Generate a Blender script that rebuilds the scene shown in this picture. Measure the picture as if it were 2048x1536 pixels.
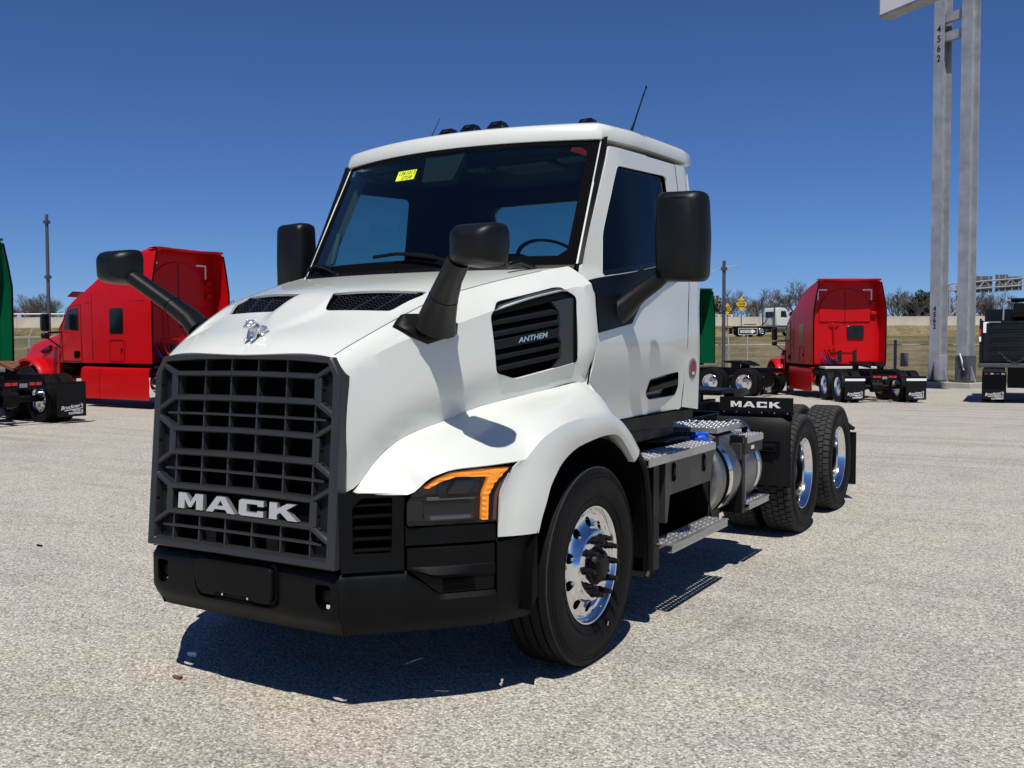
import bpy, bmesh, math, random
from math import sin, cos, pi, radians, sqrt, atan2, floor
from mathutils import Vector, Matrix
from mathutils.geometry import delaunay_2d_cdt
random.seed(7)
for _o in list(bpy.data.objects):
    bpy.data.objects.remove(_o, do_unlink=True)
SC = bpy.context.scene
COL = SC.collection

# ------------------------------------------------------------------ camera
F_PX, PITCH, ROLL, YAW = 1973.1, 0.0433, -0.0027, 0.5369
cd = bpy.data.cameras.new('camera'); cam = bpy.data.objects.new('camera', cd); COL.objects.link(cam)
cd.sensor_fit = 'HORIZONTAL'; cd.sensor_width = 36.0; cd.lens = 36.0 * F_PX / 2048.0
cd.clip_start = 0.05; cd.clip_end = 3000.0
fw = Vector((-sin(YAW) * cos(PITCH), cos(YAW) * cos(PITCH), -sin(PITCH)))
rt = Vector((cos(YAW), sin(YAW), 0)); up = rt.cross(fw)
r2 = rt * cos(ROLL) + up * sin(ROLL); u2 = up * cos(ROLL) - rt * sin(ROLL)
mw = Matrix.Identity(4)
for i in range(3):
    mw[i][0], mw[i][1], mw[i][2] = r2[i], u2[i], -fw[i]
mw[0][3], mw[1][3], mw[2][3] = 3.355, -4.489, 1.645
cam.matrix_world = mw
SC.camera = cam

# ------------------------------------------------------------------ sky, sun, exposure
SUN = Vector((0.24, -0.47, 1.0)).normalized()
ELEV = math.asin(SUN.z); AZ = atan2(SUN.x, SUN.y)
wd = bpy.data.worlds.new('World'); SC.world = wd; wd.use_nodes = True
nt = wd.node_tree; bg = nt.nodes['Background']
sk = nt.nodes.new('ShaderNodeTexSky'); sk.sky_type = 'NISHITA'; sk.sun_disc = False
sk.sun_elevation = ELEV; sk.sun_rotation = AZ
sk.altitude = 0.0; sk.air_density = 0.7; sk.dust_density = 0.0; sk.ozone_density = 4.0
wb = nt.nodes.new('ShaderNodeMix'); wb.data_type = 'RGBA'; wb.blend_type = 'MULTIPLY'; wb.inputs[0].default_value = 1.0; wb.inputs[7].default_value = (.82, 1.12, 1.64, 1)   # camera white balance of the clear sky
nt.links.new(sk.outputs[0], wb.inputs[6]); nt.links.new(wb.outputs[2], bg.inputs[0]); bg.inputs[1].default_value = 0.05
sl = bpy.data.lights.new('sun', 'SUN'); sl.energy = 4.5; sl.angle = radians(0.5); sl.color = (1.0, 0.955, 0.89)
so = bpy.data.objects.new('sun', sl); COL.objects.link(so)
so.rotation_euler = (-SUN).to_track_quat('-Z', 'Y').to_euler(); so.location = (10, -20, 40)
SC.view_settings.view_transform = 'Standard'; SC.view_settings.look = 'None'
SC.view_settings.exposure = 0.0; SC.view_settings.gamma = 1.0; SC.view_settings.use_curve_mapping = False
SC.render.engine = 'CYCLES'
SC.cycles.max_bounces = 8; SC.cycles.transparent_max_bounces = 16; SC.cycles.use_denoising = True
SC.cycles.caustics_reflective = False; SC.cycles.caustics_refractive = False

# ------------------------------------------------------------------ helpers
def lerp(a, b, t): return a + (b - a) * t
def sstep(a, b, x):
    t = max(0.0, min(1.0, (x - a) / (b - a))); return t * t * (3 - 2 * t)
def pchip(tbl):
    xs = [a for a, b in tbl]; ys = [b for a, b in tbl]; n = len(xs)
    h = [xs[i + 1] - xs[i] for i in range(n - 1)]; d = [(ys[i + 1] - ys[i]) / h[i] for i in range(n - 1)]
    m = [d[0]] + [0 if d[i - 1] * d[i] <= 0 else 2 / (1 / d[i - 1] + 1 / d[i]) for i in range(1, n - 1)] + [d[-1]]
    def f(x):
        if x <= xs[0]: return ys[0] + m[0] * (x - xs[0])
        if x >= xs[-1]: return ys[-1] + m[-1] * (x - xs[-1])
        i = 0
        while x > xs[i + 1]: i += 1
        t = (x - xs[i]) / h[i]
        return (ys[i] * (1 + 2 * t) * (1 - t) ** 2 + m[i] * h[i] * t * (1 - t) ** 2
                + ys[i + 1] * t * t * (3 - 2 * t) + m[i + 1] * h[i] * t * t * (t - 1))
    return f
def inpoly(pt, poly):
    x, y = pt; c = False; n = len(poly)
    for i in range(n):
        x0, y0 = poly[i]; x1, y1 = poly[i - 1]
        if (y0 > y) != (y1 > y) and x < (x1 - x0) * (y - y0) / (y1 - y0) + x0: c = not c
    return c
def resample(poly, step, closed=True):
    out = []; n = len(poly)
    for i in range(n if closed else n - 1):
        a = poly[i]; b = poly[(i + 1) % n]
        k = max(1, int(round(math.dist(a, b) / step)))
        for j in range(k): out.append(tuple(lerp(a[q], b[q], j / k) for q in range(len(a))))
    if not closed: out.append(tuple(poly[-1]))
    return out
def rounded(poly, r, n=4):
    out = []; m = len(poly)
    for i in range(m):
        p = Vector(poly[i]); a = Vector(poly[i - 1]); b = Vector(poly[(i + 1) % m])
        da = (a - p); db = (b - p); ra = min(r, da.length * .45); rb = min(r, db.length * .45)
        s = p + da.normalized() * ra; e = p + db.normalized() * rb
        for k in range(n + 1):
            t = k / n; out.append(tuple(s * (1 - t) ** 2 + p * 2 * t * (1 - t) + e * t * t))
    return out

class MB:
    def __init__(s): s.v = []; s.f = []
    def add(s, vs, fs):
        o = len(s.v); s.v += [tuple(q) for q in vs]; s.f += [tuple(o + i for i in f) for f in fs]; return s
    def box(s, c, d, R=None):
        hx, hy, hz = d[0] / 2, d[1] / 2, d[2] / 2
        vs = [Vector((x, y, z)) for x in (-hx, hx) for y in (-hy, hy) for z in (-hz, hz)]
        if R is not None: vs = [R @ q for q in vs]
        return s.add([q + Vector(c) for q in vs], [(0, 1, 3, 2), (4, 6, 7, 5), (0, 4, 5, 1), (2, 3, 7, 6), (0, 2, 6, 4), (1, 5, 7, 3)])
    def bb(s, x0, x1, y0, y1, z0, z1): return s.box(((x0 + x1) / 2, (y0 + y1) / 2, (z0 + z1) / 2), (abs(x1 - x0), abs(y1 - y0), abs(z1 - z0)))
    def grid(s, rows, cu=False, cv=False):
        m = len(rows); n = len(rows[0]); fs = []
        for i in range(m if cu else m - 1):
            for j in range(n if cv else n - 1):
                i2 = (i + 1) % m; j2 = (j + 1) % n
                fs.append((i * n + j, i * n + j2, i2 * n + j2, i2 * n + j))
        return s.add([q for r in rows for q in r], fs)
    def ngon(s, pts): return s.add(pts, [tuple(range(len(pts)))])
    def tube(s, path, r, n=8, cap=True):
        P = [Vector(q) for q in path]; rows = []; prev = None
        for i, q in enumerate(P):
            t = (P[min(i + 1, len(P) - 1)] - P[max(i - 1, 0)]).normalized()
            if prev is None:
                a = t.orthogonal().normalized()
            else:
                a = (prev - t * prev.dot(t)).normalized()
            prev = a; b = t.cross(a); rr = r[i] if isinstance(r, (list, tuple)) else r
            rows.append([q + (a * cos(2 * pi * k / n) + b * sin(2 * pi * k / n)) * rr for k in range(n)])
        s.grid(rows, cv=True)
        if cap: s.ngon(rows[0][::-1]); s.ngon(rows[-1])
        return s
    def lathe(s, prof, c=(0, 0, 0), axis='x', n=32, close=False):
        rows = []
        for k in range(n):
            a = 2 * pi * k / n; r = []
            for (h, rad) in prof:
                if axis == 'x': q = (h, rad * sin(a), rad * cos(a))
                elif axis == 'y': q = (rad * sin(a), h, rad * cos(a))
                else: q = (rad * sin(a), rad * cos(a), h)
                r.append((c[0] + q[0], c[1] + q[1], c[2] + q[2]))
            rows.append(r)
        return s.grid(rows, cu=True, cv=close)
    def prism(s, poly, fn0, fn1):
        n = len(poly); a = [fn0(*q) for q in poly]; b = [fn1(*q) for q in poly]
        s.add(a + b, [tuple(range(n))[::-1], tuple(range(n, 2 * n))] + [(i, (i + 1) % n, n + (i + 1) % n, n + i) for i in range(n)])
        return s
    def cdt(s, outer, holes, step, fn, estep=None, thick=None):
        es = estep or step
        loops = [resample(outer, es)] + [resample(h, es) for h in holes]
        pts = []; edges = []
        for L in loops:
            o = len(pts); pts += L; edges += [(o + i, o + (i + 1) % len(L)) for i in range(len(L))]
        xs = [q[0] for q in outer]; ys = [q[1] for q in outer]
        nx = int((max(xs) - min(xs)) / step); ny = int((max(ys) - min(ys)) / step)
        allb = list(pts)
        for i in range(1, nx + 1):
            for j in range(1, ny + 1):
                q = (min(xs) + i * step * (1 if nx else 0) - step * .37, min(ys) + j * step - step * .41)
                if inpoly(q, outer) and not any(inpoly(q, h) for h in holes) and all((q[0] - b[0]) ** 2 + (q[1] - b[1]) ** 2 > (step * .35) ** 2 for b in allb):
                    pts.append(q)
        V, E, Fc, *_ = delaunay_2d_cdt([Vector(q) for q in pts], edges, [], 0, 1e-6)
        fs = []
        for f in Fc:
            c = (sum(V[i].x for i in f) / len(f), sum(V[i].y for i in f) / len(f))
            if inpoly(c, outer) and not any(inpoly(c, h) for h in holes): fs.append(tuple(f))
        return s.add([fn(q.x, q.y) for q in V], fs)
    def mirror(s):
        o = len(s.v); s.v += [(-x, y, z) for x, y, z in s.v]; s.f += [tuple(o + i for i in f[::-1]) for f in s.f]; return s
    def flipx(s):
        m = MB(); m.v = [(-x, y, z) for x, y, z in s.v]; m.f = [f[::-1] for f in s.f]; return m
    def xf(s, M):
        s.v = [tuple(M @ Vector(q)) for q in s.v]; return s

def mesh(name, mb, mats, smooth=35, merge=1e-4, recalc=True):
    me = bpy.data.meshes.new(name); me.from_pydata(mb.v, [], mb.f)
    bm = bmesh.new(); bm.from_mesh(me)
    if merge: bmesh.ops.remove_doubles(bm, verts=bm.verts, dist=merge)
    if recalc: bmesh.ops.recalc_face_normals(bm, faces=bm.faces)
    bm.to_mesh(me); bm.free()
    if smooth:
        for p in me.polygons: p.use_smooth = True
        me.set_sharp_from_angle(angle=radians(smooth))
    for m in (mats if isinstance(mats, (list, tuple)) else [mats]): me.materials.append(m)
    return me
def link(name, me, parent=None, loc=None):
    o = bpy.data.objects.new(name, me); COL.objects.link(o)
    if parent is not None: o.parent = parent
    if loc is not None: o.location = loc
    return o
def mk(name, mb, mat, parent=None, smooth=35, bevel=0, seg=2, solid=0, sub=0, label=None, **k):
    o = link(name, mesh(name, mb, mat, smooth, **k), parent)
    if solid:
        m = o.modifiers.new('solid', 'SOLIDIFY'); m.thickness = abs(solid); m.offset = -1 if solid > 0 else 1
    if bevel:
        m = o.modifiers.new('bevel', 'BEVEL'); m.width = bevel; m.segments = seg; m.limit_method = 'ANGLE'; m.angle_limit = radians(40); m.harden_normals = False
    if solid:
        m = o.modifiers.new('split', 'EDGE_SPLIT'); m.split_angle = radians(smooth or 30); m.use_edge_sharp = False
    if sub:
        m = o.modifiers.new('sub', 'SUBSURF'); m.levels = sub; m.render_levels = sub
    if label: o['label'] = label
    return o
def mk2(name, mb, mat, parent=None, **k):
    a = mk(name, mb, mat, parent, **k); b = mk(name, mb.flipx(), mat, parent, **k); return a, b
def empty(name, loc=(0, 0, 0), rz=0.0, parent=None):
    o = bpy.data.objects.new(name, None); COL.objects.link(o); o.location = loc; o.rotation_euler = (0, 0, rz)
    o.empty_display_size = 0.3
    if parent is not None: o.parent = parent
    return o
def tag(o, label=None, cat=None, group=None, kind=None):
    if label: o['label'] = label
    if cat: o['category'] = cat
    if group: o['group'] = group
    if kind: o['kind'] = kind
    return o
def copy_tree(o, parent=None):
    c = o.copy(); COL.objects.link(c); c.parent = parent
    for ch in list(o.children): copy_tree(ch, c)
    return c
def textmb(txt, size=1.0, ext=0.0, shear=0.0, bold=0.0, space=1.0, sx=1.0, align='CENTER'):
    cu = bpy.data.curves.new('text', 'FONT'); cu.body = txt; cu.size = size; cu.extrude = ext; cu.shear = shear; cu.offset = bold
    cu.space_character = space; cu.align_x = align; cu.align_y = 'CENTER'; cu.resolution_u = 3
    ob = bpy.data.objects.new('text', cu); COL.objects.link(ob)
    dg = bpy.context.evaluated_depsgraph_get(); me = bpy.data.meshes.new_from_object(ob.evaluated_get(dg))
    mb = MB(); mb.v = [(v.co.x * sx, v.co.y, v.co.z) for v in me.vertices]; mb.f = [tuple(p.vertices) for p in me.polygons]
    bpy.data.objects.remove(ob); bpy.data.meshes.remove(me); bpy.data.curves.remove(cu)
    return mb
def frame(o, xd, yd):
    x = Vector(xd).normalized(); y = Vector(yd); y = (y - x * x.dot(y)).normalized(); z = x.cross(y)
    M = Matrix.Identity(4)
    for i in range(3): M[i][0], M[i][1], M[i][2], M[i][3] = x[i], y[i], z[i], o[i]
    return M

# ------------------------------------------------------------------ materials
MAT = {}
def pmat(name, col, rough=.5, metal=0.0, coat=0.0, bump=0.0, bscale=200.0, var=0.0, vscale=6.0, rvar=0.0, spec=None, trans=0.0, emit=None, estr=0.0, aniso=0.0):
    m = bpy.data.materials.new(name); m.use_nodes = True; n = m.node_tree; b = n.nodes['Principled BSDF']
    b.inputs['Base Color'].default_value = (*col, 1); b.inputs['Roughness'].default_value = rough; b.inputs['Metallic'].default_value = metal
    b.inputs['Coat Weight'].default_value = coat; b.inputs['Coat Roughness'].default_value = .04
    if spec is not None: b.inputs['Specular IOR Level'].default_value = spec
    if trans: b.inputs['Transmission Weight'].default_value = trans
    if emit: b.inputs['Emission Color'].default_value = (*emit, 1); b.inputs['Emission Strength'].default_value = estr
    tc = n.nodes.new('ShaderNodeTexCoord')
    if bump:
        t = n.nodes.new('ShaderNodeTexNoise'); t.inputs['Scale'].default_value = bscale; t.inputs['Detail'].default_value = 2
        n.links.new(tc.outputs['Object'], t.inputs['Vector'])
        bp = n.nodes.new('ShaderNodeBump'); bp.inputs['Strength'].default_value = bump; bp.inputs['Distance'].default_value = .002
        n.links.new(t.outputs['Fac'], bp.inputs['Height']); n.links.new(bp.outputs['Normal'], b.inputs['Normal'])
    if var or rvar:
        t = n.nodes.new('ShaderNodeTexNoise'); t.inputs['Scale'].default_value = vscale; t.inputs['Detail'].default_value = 6; t.inputs['Roughness'].default_value = .65
        n.links.new(tc.outputs['Object'], t.inputs['Vector'])
        if var:
            r = n.nodes.new('ShaderNodeMapRange'); r.inputs[1].default_value = .3; r.inputs[2].default_value = .7; r.inputs[3].default_value = 1 - var; r.inputs[4].default_value = 1 + var
            n.links.new(t.outputs['Fac'], r.inputs[0])
            mx = n.nodes.new('ShaderNodeMix'); mx.data_type = 'RGBA'; mx.blend_type = 'MULTIPLY'; mx.inputs[0].default_value = 1
            mx.inputs[6].default_value = (*col, 1); n.links.new(r.outputs[0], mx.inputs[7]); n.links.new(mx.outputs[2], b.inputs['Base Color'])
        if rvar:
            r = n.nodes.new('ShaderNodeMapRange'); r.inputs[1].default_value = .3; r.inputs[2].default_value = .7; r.inputs[3].default_value = max(.02, rough - rvar); r.inputs[4].default_value = rough + rvar
            n.links.new(t.outputs['Fac'], r.inputs[0]); n.links.new(r.outputs[0], b.inputs['Roughness'])
    MAT[name] = m; return m
pmat('white_paint', (.675, .695, .635), .35, coat=.75, var=.025, vscale=2.2, rvar=.05)
pmat('red_paint', (.53, .003, .006), .4, coat=.10, spec=.18, var=.05, vscale=1.5)
pmat('green_paint', (.002, .10, .042), .4, coat=.1, spec=.2, var=.05, vscale=1.5)
pmat('black_paint', (.006, .007, .010), .3, coat=.15, spec=.25, var=.1, vscale=2)
pmat('black_plastic', (.0042, .0047, .0049), .42, bump=.25, bscale=420, var=.15, vscale=5, rvar=.07, spec=.13)
pmat('mirror_plastic', (.0055, .006, .0065), .38, bump=.3, bscale=380, rvar=.05, spec=.28)
pmat('grille_grey', (.046, .047, .050), .30, metal=.5, bump=.06, bscale=400, var=.08, vscale=4)
pmat('dark_inset', (.009, .010, .012), .5, bump=.15, bscale=350, spec=.2)
pmat('void_black', (.003, .003, .0035), .9, spec=.05)
pmat('chassis_black', (.0042, .0042, .0048), .45, spec=.2, bump=.2, bscale=60, var=.3, vscale=8, rvar=.1)
pmat('gloss_black', (.005, .005, .006), .15, coat=.2, spec=.35)
pmat('plate_grey', (.022, .023, .026), .3, coat=.3)
pmat('silver', (.78, .78, .77), .28, metal=.85)
pmat('chrome', (.80, .81, .83), .06, metal=1.0)
pmat('polished_aluminium', (.80, .81, .83), .10, metal=1.0, bump=.02, bscale=30, rvar=.04)
pmat('brushed_aluminium', (.27, .27, .265), .48, metal=1.0, var=.1, vscale=12, rvar=.08)
pmat('tread_plate', (.50, .50, .49), .40, metal=.8, bump=.1, bscale=90, rvar=.1)
pmat('toolbox_grey', (.026, .025, .024), .42, bump=.12, bscale=200)
pmat('rubber', (.0062, .0062, .0062), .62, spec=.16, bump=.25, bscale=120, var=.2, vscale=9, rvar=.08)
pmat('tread_rubber', (.034, .032, .029), .9, bump=.4, bscale=140, var=.3, vscale=14)
pmat('flap_rubber', (.0058, .006, .0063), .55, spec=.2, bump=.2, bscale=160, var=.15)
pmat('interior_dark', (.020, .022, .024), .7, bump=.2, bscale=300)
pmat('interior_grey', (.16, .17, .16), .7, bump=.2, bscale=300)
pmat('seat_fabric', (.022, .023, .027), .9, bump=.3, bscale=500)
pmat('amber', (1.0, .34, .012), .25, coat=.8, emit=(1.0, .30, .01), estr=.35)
pmat('amber_dark', (.10, .022, .008), .2, coat=.8)
pmat('red_lens', (.45, .01, .012), .2, coat=.6)
pmat('lamp_black', (.004, .005, .008), .12, coat=.25, spec=.3)
pmat('lamp_grey', (.018, .019, .021), .3, metal=.2)
pmat('sticker_yellow', (.80, .90, .03), .5)
pmat('ink', (.01, .01, .01), .6)
pmat('letter_white', (.80, .80, .80), .5)
pmat('blue_plastic', (.015, .11, .62), .4)
pmat('sticker_red', (.26, .028, .014), .45, var=.5, vscale=60)
pmat('decal_red', (.42, .03, .012), .9, spec=.0)
pmat('lamp_ledge', (.16, .17, .18), .25, metal=.6)
pmat('sticker_ring', (.22, .22, .24), .45)
pmat('galv', (.36, .38, .41), .5, metal=.25, var=.22, vscale=1.6, rvar=.1)
pmat('steel_dark', (.07, .075, .085), .55, metal=.2, var=.2, vscale=2)
pmat('sign_face', (.72, .72, .74), .55, var=.05, vscale=1)
pmat('concrete', (.40, .375, .32), .9, bump=.3, bscale=40, var=.15, vscale=1.2)
pmat('barrier', (.50, .455, .37), .9, bump=.3, bscale=6, var=.18, vscale=.35)
pmat('sign_yellow', (.78, .47, .01), .45)
pmat('sign_back', (.10, .105, .11), .6, var=.1)
pmat('bark', (.105, .088, .075), .95, var=.25, vscale=3)
pmat('twig', (.125, .105, .088), .95)
pmat('evergreen', (.022, .042, .016), .9, var=.4, vscale=2)
pmat('dry_leaf', (.10, .10, .045), .9, var=.3, vscale=2)
pmat('trailer_white', (.70, .70, .70), .5)
pmat('rust', (.16, .06, .03), .8, var=.4, vscale=9)
pmat('coil_blue', (.02, .05, .30), .4)
pmat('coil_red', (.40, .02, .02), .4)
pmat('reflector_white', (.85, .86, .88), .35)
def glassmat(name, tint, refl=1.0, rough=0.0):
    m = bpy.data.materials.new(name); m.use_nodes = True; n = m.node_tree; n.nodes.clear()
    o = n.nodes.new('ShaderNodeOutputMaterial'); mx = n.nodes.new('ShaderNodeMixShader'); t = n.nodes.new('ShaderNodeBsdfTransparent'); g = n.nodes.new('ShaderNodeBsdfGlossy')
    lw = n.nodes.new('ShaderNodeLayerWeight'); pw = n.nodes.new('ShaderNodeMath'); pw.operation = 'POWER'; pw.inputs[1].default_value = 5.0; n.links.new(lw.outputs['Facing'], pw.inputs[0])
    mul = n.nodes.new('ShaderNodeMath'); mul.operation = 'MULTIPLY_ADD'; mul.inputs[1].default_value = .9 * refl; mul.inputs[2].default_value = .05 * refl
    t.inputs[0].default_value = (*tint, 1); g.inputs['Roughness'].default_value = rough; g.inputs['Color'].default_value = (1, 1, 1, 1)
    lw.inputs['Blend'].default_value = .5; n.links.new(pw.outputs[0], mul.inputs[0]); n.links.new(mul.outputs[0], mx.inputs[0]); n.links.new(t.outputs[0], mx.inputs[1]); n.links.new(g.outputs[0], mx.inputs[2]); n.links.new(mx.outputs[0], o.inputs[0])
    MAT[name] = m; return m
glassmat('windshield_glass', (.42, .60, .60), 1.15)
glassmat('side_glass', (.32, .52, .54), .7)
glassmat('dark_glass', (.10, .12, .12), .8)
glassmat('lens_glass', (.9, .9, .9), .6)

def ground_mat():
    m = bpy.data.materials.new('lot_paving'); m.use_nodes = True; n = m.node_tree; b = n.nodes['Principled BSDF']; L = n.links.new
    tc = n.nodes.new('ShaderNodeTexCoord')
    def noise(s, d=4, r=.55, mp=None):
        t = n.nodes.new('ShaderNodeTexNoise'); t.inputs['Scale'].default_value = s; t.inputs['Detail'].default_value = d; t.inputs['Roughness'].default_value = r
        L(mp or tc.outputs['Object'], t.inputs['Vector']); return t.outputs['Fac']
    def ramp(inp, stops):
        r = n.nodes.new('ShaderNodeValToRGB'); cr = r.color_ramp
        while len(cr.elements) < len(stops): cr.elements.new(.5)
        for e, (p, c) in zip(cr.elements, stops): e.position = p; e.color = (*c, 1)
        L(inp, r.inputs[0]); return r.outputs[0]
    def mix(f, a, c, mode='MIX'):
        x = n.nodes.new('ShaderNodeMix'); x.data_type = 'RGBA'; x.blend_type = mode
        if isinstance(f, float): x.inputs[0].default_value = f
        else: L(f, x.inputs[0])
        L(a, x.inputs[6]); 
        if isinstance(c, tuple): x.inputs[7].default_value = (*c, 1)
        else: L(c, x.inputs[7])
        return x.outputs[2]
    v = n.nodes.new('ShaderNodeTexVoronoi'); v.inputs['Scale'].default_value = 92; v.inputs['Randomness'].default_value = 1; L(tc.outputs['Object'], v.inputs['Vector'])
    sep = n.nodes.new('ShaderNodeSeparateColor'); L(v.outputs['Color'], sep.inputs[0])
    stone = ramp(sep.outputs[0], [(0, (.11, .10, .085)), (.16, (.30, .28, .235)), (.45, (.48, .455, .39)), (.75, (.63, .60, .525)), (1, (.92, .885, .79))])
    v2 = n.nodes.new('ShaderNodeTexVoronoi'); v2.inputs['Scale'].default_value = 190; L(tc.outputs['Object'], v2.inputs['Vector'])
    sep2 = n.nodes.new('ShaderNodeSeparateColor'); L(v2.outputs['Color'], sep2.inputs[0])
    fine = ramp(sep2.outputs[1], [(0, (.18, .168, .15)), (.3, (.42, .397, .34)), (1, (.66, .63, .555))])
    c = mix(.30, stone, fine)
    gap = ramp(v.outputs['Distance'], [(0, (1, 1, 1)), (.42, (1, 1, 1)), (.75, (.62, .60, .57))]); c = mix(.75, c, gap, 'MULTIPLY')
    big = ramp(noise(.22, 6, .6), [(.3, (.86, .85, .87)), (.5, (1, 1, 1)), (.72, (1.0, .965, .91))]); c = mix(1.0, c, big, 'MULTIPLY')
    med = ramp(noise(1.7, 5, .65), [(.3, (.86, .86, .88)), (.52, (1, 1, 1)), (.75, (1, .985, .95))]); c = mix(.8, c, med, 'MULTIPLY')
    # long worn streaks where traffic sweeps the lot
    mp = n.nodes.new('ShaderNodeMapping'); mp.inputs['Rotation'].default_value = (0, 0, -.62); mp.inputs['Scale'].default_value = (.10, 1.5, 1); L(tc.outputs['Object'], mp.inputs[0])
    st = ramp(noise(1.1, 5, .6, mp.outputs[0]), [(.36, (.70, .69, .68)), (.5, (1, 1, 1)), (.68, (1.0, .97, .92))]); c = mix(.5, c, st, 'MULTIPLY')
    # hairline cracks
    wv = n.nodes.new('ShaderNodeTexVoronoi'); wv.feature = 'DISTANCE_TO_EDGE'; wv.inputs['Scale'].default_value = .16
    ds = n.nodes.new('ShaderNodeMix'); ds.data_type = 'VECTOR'; ds.inputs[0].default_value = .16
    nz = n.nodes.new('ShaderNodeTexNoise'); nz.inputs['Scale'].default_value = .9; nz.inputs['Detail'].default_value = 5; L(tc.outputs['Object'], nz.inputs['Vector'])
    L(tc.outputs['Object'], ds.inputs[4]); L(nz.outputs['Color'], ds.inputs[5]); L(ds.outputs[1], wv.inputs['Vector'])
    ck = ramp(wv.outputs['Distance'], [(0, (.55, .54, .52)), (.0035, (.62, .61, .6)), (.006, (1, 1, 1))]); c = mix(.18, c, ck, 'MULTIPLY')
    # oil drips
    ov = n.nodes.new('ShaderNodeTexVoronoi'); ov.inputs['Scale'].default_value = 1.3; L(tc.outputs['Object'], ov.inputs['Vector'])
    od = ramp(ov.outputs['Distance'], [(0, (.25, .25, .25)), (.022, (.35, .35, .35)), (.035, (1, 1, 1))]); c = mix(.8, c, od, 'MULTIPLY')
    L(c, b.inputs['Base Color']); b.inputs['Roughness'].default_value = .88; b.inputs['Specular IOR Level'].default_value = .25
    bp = n.nodes.new('ShaderNodeBump'); bp.inputs['Strength'].default_value = .7; bp.inputs['Distance'].default_value = .006; bp.invert = True
    L(v.outputs['Distance'], bp.inputs['Height']); L(bp.outputs['Normal'], b.inputs['Normal'])
    MAT['lot'] = m
ground_mat()
def grass_mat():
    m = bpy.data.materials.new('dry_grass'); m.use_nodes = True; n = m.node_tree; b = n.nodes['Principled BSDF']; L = n.links.new
    tc = n.nodes.new('ShaderNodeTexCoord')
    t = n.nodes.new('ShaderNodeTexNoise'); t.inputs['Scale'].default_value = .16; t.inputs['Detail'].default_value = 9; t.inputs['Roughness'].default_value = .7; L(tc.outputs['Object'], t.inputs['Vector'])
    r = n.nodes.new('ShaderNodeValToRGB'); cr = r.color_ramp; cr.elements.new(.5); cr.elements.new(.6)
    for e, (p, c) in zip(cr.elements, [(.34, (.085, .11, .03)), (.46, (.185, .16, .075)), (.56, (.27, .215, .12)), (.70, (.35, .285, .175))]): e.position = p; e.color = (*c, 1)
    L(t.outputs['Fac'], r.inputs[0])
    t2 = n.nodes.new('ShaderNodeTexNoise'); t2.inputs['Scale'].default_value = 1.8; t2.inputs['Detail'].default_value = 6; t2.inputs['Roughness'].default_value = .75; L(tc.outputs['Object'], t2.inputs['Vector'])
    mr = n.nodes.new('ShaderNodeMapRange'); mr.inputs[1].default_value = .3; mr.inputs[2].default_value = .7; mr.inputs[3].default_value = .45; mr.inputs[4].default_value = 1.3; L(t2.outputs['Fac'], mr.inputs[0])
    mx = n.nodes.new('ShaderNodeMix'); mx.data_type = 'RGBA'; mx.blend_type = 'MULTIPLY'; mx.inputs[0].default_value = 1; L(r.outputs[0], mx.inputs[6]); L(mr.outputs[0], mx.inputs[7]); L(mx.outputs[2], b.inputs['Base Color'])
    b.inputs['Roughness'].default_value = 1; b.inputs['Specular IOR Level'].default_value = .05
    bp = n.nodes.new('ShaderNodeBump'); bp.inputs['Strength'].default_value = .8; bp.inputs['Distance'].default_value = .3; L(t2.outputs['Fac'], bp.inputs['Height']); L(bp.outputs['Normal'], b.inputs['Normal'])
    MAT['grass'] = m
grass_mat()
def mesh_fence_mat():
    m = bpy.data.materials.new('chain_link'); m.use_nodes = True; n = m.node_tree; b = n.nodes['Principled BSDF']; L = n.links.new
    tc = n.nodes.new('ShaderNodeTexCoord'); b.inputs['Base Color'].default_value = (.16, .16, .15, 1); b.inputs['Metallic'].default_value = .3
    outs = []
    for s in (1, -1):
        mp = n.nodes.new('ShaderNodeMapping'); mp.inputs['Rotation'].default_value = (0, s * radians(45), 0); L(tc.outputs['Object'], mp.inputs[0])
        w = n.nodes.new('ShaderNodeTexWave'); w.inputs['Scale'].default_value = 4.2; w.bands_direction = 'X'; L(mp.outputs[0], w.inputs['Vector'])
        g = n.nodes.new('ShaderNodeMath'); g.operation = 'GREATER_THAN'; g.inputs[1].default_value = .965; L(w.outputs['Fac'], g.inputs[0]); outs.append(g.outputs[0])
    mx = n.nodes.new('ShaderNodeMath'); mx.operation = 'MAXIMUM'; L(outs[0], mx.inputs[0]); L(outs[1], mx.inputs[1]); L(mx.outputs[0], b.inputs['Alpha'])
    MAT['chain_link'] = m
mesh_fence_mat()
# ------------------------------------------------------------------ ground
CX, CY = 3.355, -4.489
CR, SR = cos(YAW), sin(YAW)
def LD(l, d, z=0.0): return (CX + CR * l - SR * d, CY + SR * l + CR * d, z)       # lot axes: l to the right, d away
def ld(x, y): return ((x - CX) * CR + (y - CY) * SR, -(x - CX) * SR + (y - CY) * CR)
def lot_z(l, d): return -.0138 * max(0.0, d - 12.5) * sstep(-6, 3, l)
def terr_z(l, d):
    z = lot_z(l, 46.5)
    return z + pchip([(46.5, 0), (52, .05), (62, .45), (80, 1.15), (100, 2.02), (104, 2.14), (108, 2.3), (110.5, 3.2), (113, 3.45), (122, 3.5), (150, 3.4), (400, 3.0), (1500, 2.0)])(d) * (1 if d > 46.5 else 0) - (z * sstep(60, 110, d))
def hgrid(name, ls, ds, fn, mat, kind='structure'):
    m = MB(); m.grid([[LD(l, d, fn(l, d)) for l in ls] for d in ds]); o = mk(name, m, mat, None, smooth=60, merge=0); tag(o, kind=kind); return o
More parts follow.
